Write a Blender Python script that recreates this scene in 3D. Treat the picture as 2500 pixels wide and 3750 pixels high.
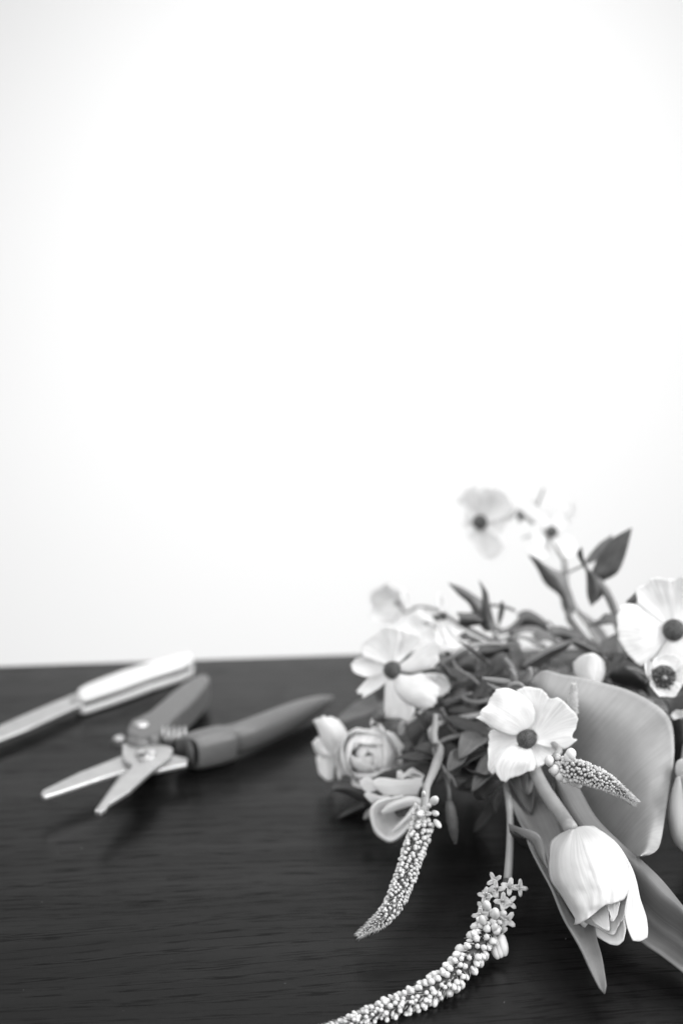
import bpy, math, random
from mathutils import Vector, Matrix, Quaternion, noise
random.seed(7)
R = math.radians
sc = bpy.context.scene
for o in list(bpy.data.objects): bpy.data.objects.remove(o)
col = sc.collection

# ------------------------------------------------------------------ camera
HCAM, PITCH, FPX = 0.36, R(15.5), 2500 * 50 / 24.0
cam_d = bpy.data.cameras.new('camera'); cam = bpy.data.objects.new('camera', cam_d); col.objects.link(cam)
cam.location = (0, 0, HCAM); cam.rotation_euler = (R(90) - PITCH, 0, 0)
cam_d.lens = 50; cam_d.sensor_fit = 'HORIZONTAL'; cam_d.sensor_width = 24
cam_d.clip_start = 0.01; cam_d.clip_end = 50
cam_d.dof.use_dof = True; cam_d.dof.focus_distance = 0.625; cam_d.dof.aperture_fstop = 4.5
sc.camera = cam

# ------------------------------------------------------------------ room light, lamps, exposure
w = bpy.data.worlds.new('World'); sc.world = w; w.use_nodes = True
bg = w.node_tree.nodes['Background']; bg.inputs['Color'].default_value = (1, 1, 1, 1); bg.inputs['Strength'].default_value = 0.43

def area_lamp(name, loc, target, size, energy, size_y=None, spread=180):
    d = bpy.data.lights.new(name, 'AREA'); d.energy = energy; d.size = size; d.spread = R(spread)
    if size_y: d.shape = 'RECTANGLE'; d.size_y = size_y
    o = bpy.data.objects.new(name, d); col.objects.link(o)
    o.location = loc
    o.rotation_euler = (Vector(target) - Vector(loc)).to_track_quat('-Z', 'Y').to_euler()
    return o
area_lamp('key_lamp', (0.10, 1.16, 1.15), (0.05, 0.64, 0.03), 0.5, 1.3, spread=80)
area_lamp('side_lamp', (1.10, 0.35, 0.65), (0.12, 0.62, 0.05), 0.9, 4.6, spread=62)
area_lamp('front_fill', (-0.42, -0.38, 1.10), (0.04, 0.66, 0.04), 1.2, 4.5, spread=65)  # unseen fill, added to brighten petals that face the camera and left
def spot_lamp(name, loc, target, angle, energy, blend=1.0, rad=0.1):
    d = bpy.data.lights.new(name, 'SPOT'); d.energy = energy; d.spot_size = R(angle); d.spot_blend = blend; d.shadow_soft_size = rad
    o = bpy.data.objects.new(name, d); col.objects.link(o)
    o.location = loc
    o.rotation_euler = (Vector(target) - Vector(loc)).to_track_quat('-Z', 'Y').to_euler()
    return o
spot_lamp('wall_lamp', (0.05, 0.94, 0.50), (0.03, 1.75, -0.14), 156, 19, 1.0, 0.12)
vs = sc.view_settings
vs.view_transform = 'Standard'; vs.look = 'None'; vs.exposure = 0.20; vs.gamma = 1.0; vs.use_curve_mapping = False

# ------------------------------------------------------------------ measuring helpers (photo pixel + real distance -> point)
CP = Vector((0, 0, HCAM))
FV = Vector((0, math.cos(PITCH), -math.sin(PITCH))); UV_ = Vector((0, math.sin(PITCH), math.cos(PITCH))); RV = Vector((1, 0, 0))
def ray(px, py): return FV + RV * ((px - 1250) / FPX) - UV_ * ((py - 1875) / FPX)
def P(px, py, Y): d = ray(px, py); return CP + d * (Y / d.y)
def PZ(px, py, z=0.0): d = ray(px, py); return CP + d * ((z - HCAM) / d.z)
def PN(px, py, c, n): d = ray(px, py); return CP + d * ((c - CP).dot(n) / d.dot(n))
class Zm:
    def __init__(s, ox, oy, k): s.ox, s.oy, s.k = ox, oy, k
    def __call__(s, x, y): return (s.ox + x * s.k, s.oy + y * s.k)
R1 = Zm(100, 2600, .38265); R2 = Zm(400, 2400, .57398); R3 = Zm(0, 2300, .5102)
RA = Zm(1700, 2450, .31888); RB = Zm(1250, 2100, .31888); RJ = Zm(1100, 2600, .2551); RL = Zm(1300, 2750, .2551)
RE = Zm(2200, 2000, .29762); RT = Zm(1950, 2950, .31888); RM = Zm(1600, 2200, .38265); RD = Zm(1600, 2700, .31888)
RG = Zm(2000, 2600, .31888); RU = Zm(1600, 1750, .44643); RVZ = Zm(1200, 2900, .5102); RX = Zm(1750, 2950, .4783)
S0 = Zm(0, 0, 1.0); R2B = Zm(1600, 1700, .574)

# ------------------------------------------------------------------ materials
def mat(name, base, rough=0.5, metal=0.0, spec=0.5, trans=0.0, vary=0.0, vscale=60, bump=0.0, bscale=200, stretch=(1, 1, 1), sss=0.0, veins=0.0, vsc=(46, 2.2, 1)):
    m = bpy.data.materials.new(name); m.use_nodes = True
    nt = m.node_tree; N = nt.nodes; L = nt.links
    b = N['Principled BSDF']; out = N['Material Output']
    b.inputs['Base Color'].default_value = (base, base, base, 1); b.inputs['Roughness'].default_value = rough
    b.inputs['Metallic'].default_value = metal; b.inputs['Specular IOR Level'].default_value = spec
    if sss: b.inputs['Subsurface Weight'].default_value = sss; b.inputs['Subsurface Radius'].default_value = (.004,) * 3; b.inputs['Subsurface Scale'].default_value = 1.0
    tc = N.new('ShaderNodeTexCoord'); mp = N.new('ShaderNodeMapping'); mp.inputs['Scale'].default_value = stretch
    L.new(tc.outputs['Object'], mp.inputs['Vector'])
    colsock = None
    if vary:
        nz = N.new('ShaderNodeTexNoise'); nz.inputs['Scale'].default_value = vscale; nz.inputs['Detail'].default_value = 4
        L.new(mp.outputs['Vector'], nz.inputs['Vector'])
        mr = N.new('ShaderNodeMapRange'); mr.inputs['From Min'].default_value = .3; mr.inputs['From Max'].default_value = .7
        mr.inputs['To Min'].default_value = base * (1 - vary); mr.inputs['To Max'].default_value = min(.95, base * (1 + vary))
        L.new(nz.outputs['Fac'], mr.inputs['Value']); L.new(mr.outputs['Result'], b.inputs['Base Color']); colsock = mr.outputs['Result']
    if veins:
        uvn = N.new('ShaderNodeUVMap'); mpv = N.new('ShaderNodeMapping'); mpv.inputs['Scale'].default_value = vsc
        L.new(uvn.outputs['UV'], mpv.inputs['Vector'])
        oi = N.new('ShaderNodeObjectInfo'); ad = N.new('ShaderNodeVectorMath'); ad.operation = 'ADD'
        L.new(mpv.outputs['Vector'], ad.inputs[0]); cx = N.new('ShaderNodeCombineXYZ'); ml = N.new('ShaderNodeMath'); ml.operation = 'MULTIPLY'; ml.inputs[1].default_value = 37.0
        L.new(oi.outputs['Random'], ml.inputs[0]); L.new(ml.outputs[0], cx.inputs['Z']); L.new(cx.outputs[0], ad.inputs[1])
        nv_ = N.new('ShaderNodeTexNoise'); nv_.inputs['Scale'].default_value = 1.0; nv_.inputs['Detail'].default_value = 3
        L.new(ad.outputs[0], nv_.inputs['Vector'])
        mv = N.new('ShaderNodeMapRange'); mv.inputs['From Min'].default_value = .32; mv.inputs['From Max'].default_value = .68
        mv.inputs['To Min'].default_value = 1 - veins; mv.inputs['To Max'].default_value = 1 + veins * .4
        L.new(nv_.outputs['Fac'], mv.inputs['Value']); mu = N.new('ShaderNodeMath'); mu.operation = 'MULTIPLY'; mu.use_clamp = True
        L.new(mv.outputs['Result'], mu.inputs[0])
        if colsock: L.new(colsock, mu.inputs[1])
        else: mu.inputs[1].default_value = base
        colsock = mu.outputs[0]; L.new(colsock, b.inputs['Base Color'])
        bv = N.new('ShaderNodeBump'); bv.inputs['Strength'].default_value = .35; bv.inputs['Distance'].default_value = .0003
        L.new(nv_.outputs['Fac'], bv.inputs['Height']); L.new(bv.outputs['Normal'], b.inputs['Normal'])
    if bump and not veins:
        n2 = N.new('ShaderNodeTexNoise'); n2.inputs['Scale'].default_value = bscale; n2.inputs['Detail'].default_value = 3
        L.new(mp.outputs['Vector'], n2.inputs['Vector'])
        bp = N.new('ShaderNodeBump'); bp.inputs['Strength'].default_value = bump; bp.inputs['Distance'].default_value = .0006
        L.new(n2.outputs['Fac'], bp.inputs['Height']); L.new(bp.outputs['Normal'], b.inputs['Normal'])
    if trans:
        t = N.new('ShaderNodeBsdfTranslucent'); t.inputs['Color'].default_value = (base, base, base, 1)
        if colsock: L.new(colsock, t.inputs['Color'])
        mx = N.new('ShaderNodeMixShader'); mx.inputs['Fac'].default_value = trans
        L.new(b.outputs[0], mx.inputs[1]); L.new(t.outputs[0], mx.inputs[2]); L.new(mx.outputs[0], out.inputs['Surface'])
    return m
M = {}
M['petal'] = mat('petal_white', .90, .6, spec=.15, trans=.48, vary=.05, vscale=45, veins=.17, vsc=(40, 1.4, 1))
M['tulip'] = mat('tulip_white', .61, .5, spec=.2, trans=.28, vary=.03, vscale=60, veins=.06, vsc=(40, 1.2, 1))
M['leaf'] = mat('leaf_grey_green', .105, .48, spec=.35, trans=.24, vary=.25, vscale=90, veins=.25, vsc=(14, 5, 1))
M['leaf_pale'] = mat('leaf_pale', .17, .42, spec=.4, trans=.2, vary=.15, vscale=120, veins=.2, vsc=(20, 4, 1))
M['leaf_tulip'] = mat('leaf_tulip', .155, .5, spec=.3, trans=.14, vary=.12, vscale=60, veins=.16, vsc=(70, 1.4, 1))
M['leaf_broad'] = mat('leaf_broad', .27, .5, spec=.3, trans=.12, vary=.14, vscale=50, veins=.09, vsc=(2.5, 95, 1))
M['leaf_dark'] = mat('leaf_dark', .04, .5, spec=.3, trans=.15, vary=.25, vscale=90, veins=.25, vsc=(14, 5, 1))  # dark leaves; also carries the shade under the bouquet in its colour
M['stem'] = mat('stem_pale', .21, .45, spec=.4, sss=.1, vary=.08, vscale=140, bump=.1, bscale=400)
M['stem_mid'] = mat('stem_mid', .12, .5, spec=.3, vary=.12, vscale=140)
M['core'] = mat('flower_core', .06, .6, spec=.35, vary=.6, vscale=500, bump=.6, bscale=900)
M['bud'] = mat('bud_white', .50, .45, spec=.4, vary=.10, vscale=250)
M['bud_grey'] = mat('bud_grey', .40, .4, spec=.5, vary=.15, vscale=300)
M['floret'] = mat('floret_grey', .46, .5, spec=.3, trans=.25, vary=.12, vscale=300)
M['pistil'] = mat('pistil_grey', .13, .5, spec=.3, vary=.5, vscale=300)
M['calyx_shade'] = mat('calyx_dark', .04, .55, spec=.25)  # green calyx, its dark colour also paints the shade between buds
M['bract'] = mat('bract_grey', .42, .5, spec=.3)
M['spike_stem_shade'] = mat('spike_stem_shade', .05, .55, spec=.3, vary=.2, vscale=300)  # spike stem coloured dark to paint the shaded gaps between buds
M['steel'] = mat('brushed_steel', .60, .45, metal=1.0, vary=.06, vscale=150, bump=.15, bscale=500)
M['steel_dark'] = mat('steel_dark', .42, .3, metal=1.0)
M['grip'] = mat('grip_grey', .10, .42, spec=.45, vary=.06, vscale=200, bump=.08, bscale=900)
M['grip_dark'] = mat('grip_dark', .06, .5, spec=.3)
M['scale_white'] = mat('handle_scale', .46, .3, spec=.5, vary=.04, vscale=100)
M['liner'] = mat('liner_dark', .08, .4, metal=.5)

def wood_mat():
    m = bpy.data.materials.new('black_stained_wood'); m.use_nodes = True
    nt = m.node_tree; N = nt.nodes; L = nt.links; b = N['Principled BSDF']
    tc = N.new('ShaderNodeTexCoord')
    def noise_n(scale, stretch, detail=4, rough=.55, dist=0.0, vec=None):
        mp = N.new('ShaderNodeMapping'); mp.inputs['Scale'].default_value = stretch
        L.new(vec or tc.outputs['Object'], mp.inputs['Vector'])
        n = N.new('ShaderNodeTexNoise'); n.inputs['Scale'].default_value = scale; n.inputs['Detail'].default_value = detail
        n.inputs['Roughness'].default_value = rough; n.inputs['Distortion'].default_value = dist
        L.new(mp.outputs['Vector'], n.inputs['Vector']); return n.outputs['Fac']
    def rng(s, a, c, d, e, smooth=True):
        r = N.new('ShaderNodeMapRange'); r.inputs['From Min'].default_value = a; r.inputs['From Max'].default_value = c
        r.inputs['To Min'].default_value = d; r.inputs['To Max'].default_value = e
        if smooth: r.interpolation_type = 'SMOOTHSTEP'
        L.new(s, r.inputs['Value']); return r.outputs['Result']
    def mul(a, c, op='MULTIPLY'):
        n = N.new('ShaderNodeMath'); n.operation = op; n.use_clamp = False
        for i, v in enumerate((a, c)):
            if isinstance(v, (int, float)): n.inputs[i].default_value = v
            else: L.new(v, n.inputs[i])
        return n.outputs[0]
    # wandering growth rings: warp the across-grain coordinate slowly
    warp = noise_n(1.0, (2.4, 7, 1), 2)
    sx = N.new('ShaderNodeSeparateXYZ'); L.new(tc.outputs['Object'], sx.inputs[0])
    yy = mul(sx.outputs['Y'], mul(warp, .045), 'ADD')
    cb = N.new('ShaderNodeCombineXYZ'); L.new(sx.outputs['X'], cb.inputs['X']); L.new(yy, cb.inputs['Y'])
    ring = noise_n(1.0, (1.8, 250, 1), 3, .55, 0, cb.outputs[0])       # bands of open pores
    pore = noise_n(1.0, (52, 1150, 1), 2, .5, 0, cb.outputs[0])        # short dark dashes
    pmask = rng(pore, .47, .58, 0, 1); rmask = rng(ring, .42, .58, .05, 1)
    pores = mul(pmask, rmask)
    tone = noise_n(1.0, (3, 30, 1), 3, .5, 0, cb.outputs[0])
    base = rng(tone, .3, .7, .0035, .006)
    dark = mul(base, mul(pores, -.75, 'MULTIPLY'))
    colr = mul(base, dark, 'ADD')
    L.new(colr, b.inputs['Base Color'])
    b.inputs['Roughness'].default_value = .27
    df = N.new('ShaderNodeBsdfDiffuse'); df.inputs['Color'].default_value = (.004, .004, .004, 1); mxs = N.new('ShaderNodeMixShader')
    L.new(mul(pores, .44), mxs.inputs['Fac']); L.new(b.outputs[0], mxs.inputs[1]); L.new(df.outputs[0], mxs.inputs[2]); L.new(mxs.outputs[0], N['Material Output'].inputs['Surface'])
    L.new(rng(tone, .3, .7, .19, .26), b.inputs['Specular IOR Level'])
    bp = N.new('ShaderNodeBump'); bp.inputs['Strength'].default_value = .3; bp.inputs['Distance'].default_value = .00006; bp.invert = True
    L.new(pores, bp.inputs['Height'])
    fine = noise_n(1.0, (300, 1500, 1), 2)
    bp2 = N.new('ShaderNodeBump'); bp2.inputs['Strength'].default_value = .12; bp2.inputs['Distance'].default_value = .00008
    L.new(fine, bp2.inputs['Height']); L.new(bp.outputs['Normal'], bp2.inputs['Normal']); L.new(bp2.outputs['Normal'], b.inputs['Normal'])
    return m
M['wood'] = wood_mat()
M['wall'] = mat('wall_white', .86, .9, spec=.1, bump=.03, bscale=80)

# ------------------------------------------------------------------ mesh helpers
def thing(name, label, cat, loc, group=None):
    o = bpy.data.objects.new(name, None); o.empty_display_size = .01; col.objects.link(o); o.location = loc
    o['label'] = label; o['category'] = cat
    if group: o['group'] = group
    return o
def build(name, verts, faces, m, parent=None, smooth=True, thick=0.0, bevel=0.0, sub=0):
    me = bpy.data.meshes.new(name)
    off = Vector(parent.get('o', (0, 0, 0))) if False else (base_of(parent) if parent else Vector((0, 0, 0)))
    me.from_pydata([tuple(Vector(v) - off) for v in verts], [], faces); me.update()
    if smooth:
        me.polygons.foreach_set('use_smooth', [True] * len(me.polygons))
    me.materials.append(M[m] if isinstance(m, str) else m)
    o = bpy.data.objects.new(name, me); col.objects.link(o)
    if parent: o.parent = parent
    if bevel:
        b = o.modifiers.new('bevel', 'BEVEL'); b.width = bevel; b.segments = 2; b.limit_method = 'ANGLE'; b.angle_limit = R(40)
    if sub:
        s = o.modifiers.new('sub', 'SUBSURF'); s.levels = s.render_levels = sub
    if thick:
        s = o.modifiers.new('solid', 'SOLIDIFY'); s.thickness = thick; s.offset = 0
    return o
def base_of(o):
    v = Vector(o.location); p = o.parent
    while p: v = v + p.location; p = p.parent
    return v
def cr(p0, p1, p2, p3, t):
    return 0.5 * ((2 * p1) + (p2 - p0) * t + (2 * p0 - 5 * p1 + 4 * p2 - p3) * t * t + (3 * p1 - p0 - 3 * p2 + p3) * t ** 3)
def resample(pts, n, attrs=None):
    """n+1 points by chord length along a Catmull-Rom through pts"""
    if len(pts) == 1: return [pts[0]] * (n + 1)
    L = [0]
    for a, b in zip(pts, pts[1:]): L.append(L[-1] + max((b - a).length, 1e-9))
    out = []; at = []
    for i in range(n + 1):
        s = L[-1] * i / n; k = 0
        while k < len(pts) - 2 and L[k + 1] < s: k += 1
        t = (s - L[k]) / (L[k + 1] - L[k])
        p0 = pts[k - 1] if k else 2 * pts[0] - pts[1]
        p3 = pts[k + 2] if k + 2 < len(pts) else 2 * pts[-1] - pts[-2]
        out.append(cr(p0, pts[k], pts[k + 1], p3, t))
        if attrs: at.append(attrs[k] * (1 - t) + attrs[k + 1] * t)
    return (out, at) if attrs else out
def loft(rails, nv=18, nu=12):
    rs = [resample(r, nv) for r in rails]
    rows = []
    for j in range(nv + 1):
        cross = [r[j] for r in rs]
        if len(cross) == 2:
            rows.append([cross[0].lerp(cross[1], i / nu) for i in range(nu + 1)])
        else:
            if (cross[0] - cross[-1]).length < 1e-6: rows.append([cross[0].lerp(cross[-1], i / nu) for i in range(nu + 1)]); continue
            row = []
            for i in range(nu + 1):
                s = i / nu * (len(cross) - 1); k = min(int(s), len(cross) - 2); t = s - k
                p0 = cross[k - 1] if k else 2 * cross[0] - cross[1]
                p3 = cross[k + 2] if k + 2 < len(cross) else 2 * cross[-1] - cross[-2]
                row.append(cr(p0, cross[k], cross[k + 1], p3, t))
            rows.append(row)
    return rows
def grid(name, rows, m, parent, thick=.0004):
    nv = len(rows); nu = len(rows[0]); V = [p for r in rows for p in r]
    F = [(j * nu + i, j * nu + i + 1, (j + 1) * nu + i + 1, (j + 1) * nu + i) for j in range(nv - 1) for i in range(nu - 1)]
    o = build(name, V, F, m, parent, True, thick)
    uv = o.data.uv_layers.new(name='UVMap'); dat = []
    for (j, i) in ((j, i) for j in range(nv - 1) for i in range(nu - 1)):
        for jj, ii in ((j, i), (j, i + 1), (j + 1, i + 1), (j + 1, i)): dat += [ii / (nu - 1), jj / (nv - 1)]
    uv.data.foreach_set('uv', dat)
    return o
def ragged(rows, amp, seed, v0=.66):
    nv = len(rows) - 1; nu = len(rows[0]) - 1; k = int(nv * v0)
    for i in range(nu + 1):
        a = rows[k][i]; g = amp * (noise.noise(Vector((i / nu * 4.2 + seed, seed, 0))) + .6 * noise.noise(Vector((i / nu * 10 + seed, 3, seed))))
        for j in range(k + 1, nv + 1):
            w = ((j - k) / (nv - k)) ** 1.5; rows[j][i] = rows[j][i] + (rows[nv][i] - a) * (g * w)
    return rows
def rip(p, f, seed): return noise.noise(Vector((p.x * f + seed * 3.1, p.y * f + seed * 1.7, p.z * f)))
def leaf(name, z, rails, m, parent, thick=.0006, bulge=0.0, ripple=0.0, nv=18, nu=8, serrate=0.0):
    """surface through rails of (x, y, Y): zoom pixel and distance from the lens plane"""
    r3 = [[P(*z(q[0], q[1]), q[2]) for q in r] for r in rails]
    rows = loft(r3, nv, nu)
    if name == 'petal': rows = ragged(rows, .15, random.random() * 60)
    for j, row in enumerate(rows):
        for i, p in enumerate(row):
            u = i / nu; v = j / nv; d = (p - CP).normalized(); k = 0
            if bulge: k -= bulge * 4 * u * (1 - u) * math.sin(math.pi * (.12 + .8 * v))
            if ripple: k += ripple * rip(p, 90, len(name)) * (.3 + abs(2 * u - 1))
            row[i] = p + d * k
        if serrate and j % 2:
            row[-1] = row[-1].lerp(row[-2], serrate)
    return grid(name, rows, m, parent, thick)
def tube(name, pts, rad, m, parent, n=10, seg=16, cap=True):
    if not isinstance(rad, (list, tuple)): rad = [rad] * len(pts)
    c, ra = resample(pts, seg, list(rad))
    V = []; F = []; up = Vector((.3, .2, 1)).normalized(); prev = None
    for k, p in enumerate(c):
        t = (c[min(k + 1, seg)] - c[max(k - 1, 0)]).normalized()
        if prev is None: a = t.cross(up).normalized()
        else: a = (prev - t * prev.dot(t)).normalized()
        prev = a; b = t.cross(a)
        for i in range(n):
            th = 2 * math.pi * i / n; V.append(p + (a * math.cos(th) + b * math.sin(th)) * ra[k])
    for k in range(seg):
        for i in range(n): F.append((k * n + i, k * n + (i + 1) % n, (k + 1) * n + (i + 1) % n, (k + 1) * n + i))
    if cap: F.append(tuple(range(n))[::-1]); F.append(tuple(seg * n + i for i in range(n)))
    return build(name, V, F, m, parent)
def ellip(name, c, ax, m, parent, nu=10, nv=6, rot=None, sub=0):
    V = []; F = []
    for j in range(nv + 1):
        ph = math.pi * j / nv
        for i in range(nu):
            th = 2 * math.pi * i / nu
            p = Vector((ax[0] * math.sin(ph) * math.cos(th), ax[1] * math.sin(ph) * math.sin(th), ax[2] * math.cos(ph)))
            if rot: p = rot @ p
            V.append(Vector(c) + p)
    for j in range(nv):
        for i in range(nu): F.append((j * nu + i, j * nu + (i + 1) % nu, (j + 1) * nu + (i + 1) % nu, (j + 1) * nu + i))
    return build(name, V, F, m, parent, sub=sub)
def prism(name, z, outline, ztop, th, m, parent, bevel=.0006, smooth=False):
    """flat plate: outline seen at height ztop, thickness th downwards"""
    T = [PZ(*z(x, y), ztop) for x, y in outline]; n = len(T)
    V = T + [p - Vector((0, 0, th)) for p in T]
    area = sum(T[i].x * T[(i + 1) % n].y - T[(i + 1) % n].x * T[i].y for i in range(n))
    a = list(range(n)); b = [n + i for i in range(n)]
    if area < 0: a = a[::-1]; b = b[::-1]
    F = [tuple(a), tuple(b[::-1])] + [(a[i], b[i], b[(i + 1) % n], a[(i + 1) % n]) for i in range(n)]
    return build(name, V, F, m, parent, smooth, bevel=bevel)

# ------------------------------------------------------------------ the setting
e0 = PZ(0, 2439); e1 = PZ(1323, 2395); ex = (e1 - e0).normalized(); ey = Vector((-ex.y, ex.x, 0))
def box(name, c, ax, ay, az, m, bevel=0, kind='structure'):
    V = [c + ax * i + ay * j + az * k for i in (-1, 1) for j in (-1, 1) for k in (-1, 1)]
    F = [(0, 1, 3, 2), (4, 6, 7, 5), (0, 4, 5, 1), (2, 3, 7, 6), (0, 2, 6, 4), (1, 5, 7, 3)]
    me = bpy.data.meshes.new(name); fr = Matrix((ax.normalized(), ay.normalized(), az.normalized())).transposed()
    me.from_pydata([tuple(fr.inverted() @ (v - c)) for v in V], [], F); me.materials.append(M[m])
    o = bpy.data.objects.new(name, me); col.objects.link(o); o.matrix_world = Matrix.Translation(c) @ fr.to_4x4()
    if bevel: b = o.modifiers.new('bevel', 'BEVEL'); b.width = bevel; b.segments = 3
    o['kind'] = kind; return o
TD = .80
emid = e0 + ex * ((e1 - e0).length * .95)
box('table', emid - ey * (TD / 2) - Vector((0, 0, .0125)), ex * .9, ey * (TD / 2), Vector((0, 0, .0125)), 'wood', .0012)['label'] = 'black stained wooden table top with fine horizontal grain'
box('wall', Vector((0, 1.80, .6)), Vector((2.6, 0, 0)), Vector((0, .05, 0)), Vector((0, 0, 1.9)), 'wall')['label'] = 'plain white wall behind the table'

# ------------------------------------------------------------------ pruning snips
sn = thing('pruning_snips', 'open pruning snips with grey handles and steel blades lying on the black table', 'snips', PZ(*R1(1130, 430), 0))
ZB = .0165
prism('blade', R1, [(130, 800), (150, 768), (330, 680), (500, 598), (700, 520), (900, 440), (1150, 400), (1400, 430), (1535, 462), (1525, 520), (1400, 548), (1240, 582), (1000, 585), (915, 592), (700, 655), (500, 722), (300, 790), (165, 832), (138, 824)], ZB - .0034, .0022, 'steel', sn, .0005)
ub = prism('blade', R1, [(912, 318), (1000, 332), (1150, 326), (1330, 342), (1385, 360), (1395, 385), (1370, 438), (1200, 572), (980, 772), (775, 902), (757, 940), (700, 980), (640, 966), (690, 895), (800, 740), (900, 602), (1000, 548), (992, 510), (930, 484), (907, 430)], ZB, .0026, 'steel', sn, .0005)
prism('ground_edge', R1, [(985, 566), (905, 640), (800, 775), (672, 955), (655, 960), (695, 896), (802, 742), (902, 604)], ZB + .0002, .0003, 'steel_dark', ub, 0)
pc = PZ(*R1(1130, 425), ZB)
def disc(name, c, r, h, m, parent, n=20, top=.7):
    V = []; F = []
    for rr, zz in ((r, 0), (r, h * .6), (r * top, h), (0.0001, h)):
        for i in range(n): V.append(c + Vector((rr * math.cos(2 * math.pi * i / n), rr * math.sin(2 * math.pi * i / n), zz)))
    for j in range(3):
        for i in range(n): F.append((j * n + i, j * n + (i + 1) % n, (j + 1) * n + (i + 1) % n, (j + 1) * n + i))
    return build(name, V, F, m, parent, False)
pv = disc('pivot_screw', pc, .0062, .0016, 'steel', sn)
disc('screw_recess_shade', PZ(*R1(1092, 436), ZB + .0018), .0024, .0004, 'liner', pv)  # raised dark disc, its colour stands in for shade in the slot hole
disc('screw_head', PZ(*R1(1182, 408), ZB + .0018), .0030, .0016, 'steel', pv)
disc('screw_nut', pc + Vector((0, 0, -.0105)), .0050, .0045, 'steel_dark', sn)
def sweep(name, pts, ra, rb, m, parent, n=20, seg=26, expo=2.4, flat=None):
    c = resample(pts, seg)
    def at(lst, k):
        s = k / seg * (len(lst) - 1); i = min(int(s), len(lst) - 2); t = s - i; return lst[i] * (1 - t) + lst[i + 1] * t
    V = []; F = []
    for k, p in enumerate(c):
        t = (c[min(k + 1, seg)] - c[max(k - 1, 0)]).normalized(); a = t.cross(Vector((0, 0, 1))).normalized(); b = a.cross(t)
        for i in range(n):
            th = 2 * math.pi * i / n; cx, sy = math.cos(th), math.sin(th)
            V.append(p + a * (math.copysign(abs(cx) ** (2 / expo), cx) * at(ra, k)) + b * (math.copysign(abs(sy) ** (2 / expo), sy) * at(rb, k)))
    for k in range(seg):
        for i in range(n): F.append((k * n + i, k * n + (i + 1) % n, (k + 1) * n + (i + 1) % n, (k + 1) * n + i))
    F.append(tuple(range(n))[::-1]); F.append(tuple(seg * n + i for i in range(n)))
    return build(name, V, F, m, parent)
# back handle: flat top with a rounded shield at the pivot end
hb = prism('handle', R2, [(112, 500), (118, 455), (140, 412), (185, 392), (262, 352), (330, 292), (400, 232), (470, 175), (530, 138), (585, 116), (622, 118), (638, 134), (632, 165), (600, 208), (555, 262), (500, 320), (450, 362), (405, 402), (380, 436), (352, 480), (310, 520), (262, 528), (240, 512), (180, 512)], .021, .0165, 'grip', sn, .0022, False)
disc('rivet', PZ(*R2(205, 447), .0208), .0042, .0014, 'steel', hb)
prism('shield', R2, [(104, 540), (112, 492), (140, 470), (200, 466), (250, 480), (262, 512), (258, 552), (180, 562)], .0195, .012, 'grip', hb, .0025)
# right handle: wide collar, narrower tapering grip
hp = [PZ(*R2(700, 562), .0105), PZ(*R2(760, 545), .0105), PZ(*R2(850, 520), .0110), PZ(*R2(1000, 462), .0105), PZ(*R2(1200, 372), .0095), PZ(*R2(1330, 312), .0085), PZ(*R2(1400, 284), .008), PZ(*R2(1425, 272), .008)]
hr = sweep('handle', hp, [.0080, .0080, .0082, .0082, .0078, .0066, .0048, .0014], [.0086, .0086, .0086, .0082, .0076, .0066, .0048, .0014], 'grip', sn, seg=40, expo=2.6)
cp_ = [PZ(*R2(505, 622), .0112), PZ(*R2(520, 616), .0112), PZ(*R2(620, 592), .0110), PZ(*R2(720, 568), .0110), PZ(*R2(742, 562), .0108)]
cl = sweep('collar', cp_, [.0088, .0098, .0100, .0100, .0097], [.0090, .0100, .0102, .0102, .0098], 'grip', hr, seg=30, expo=3.4)
sweep('collar_socket_shade', [PZ(*R2(494, 624), .0112), PZ(*R2(508, 621), .0112)], [.0078, .0080], [.0080, .0082], 'grip_dark', cl, seg=2)  # dark plug, its colour stands in for shade in the hollow collar end
# coil spring between the handles
sp = []; a0 = PZ(*R1(1300, 232), .020); a1 = PZ(*R1(1520, 228), .020); ax_ = (a1 - a0).normalized(); s1 = ax_.cross(Vector((0, 0, 1))).normalized()
for i in range(81):
    t = i / 80; th = 2 * math.pi * 4.2 * t
    sp.append(a0.lerp(a1, t) + (Vector((0, 0, 1)) * math.cos(th) + s1 * math.sin(th)) * .0040)
tube('spring', sp, .00052, 'steel', sn, 6, 200)
prism('lock_catch', R1, [(790, 295), (850, 235), (920, 215), (945, 300), (915, 345), (870, 335)], .014, .004, 'grip_dark', sn, .0008)
disc('lock_stud', PZ(*R1(880, 288), .0142), .0035, .002, 'steel', sn)

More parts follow.
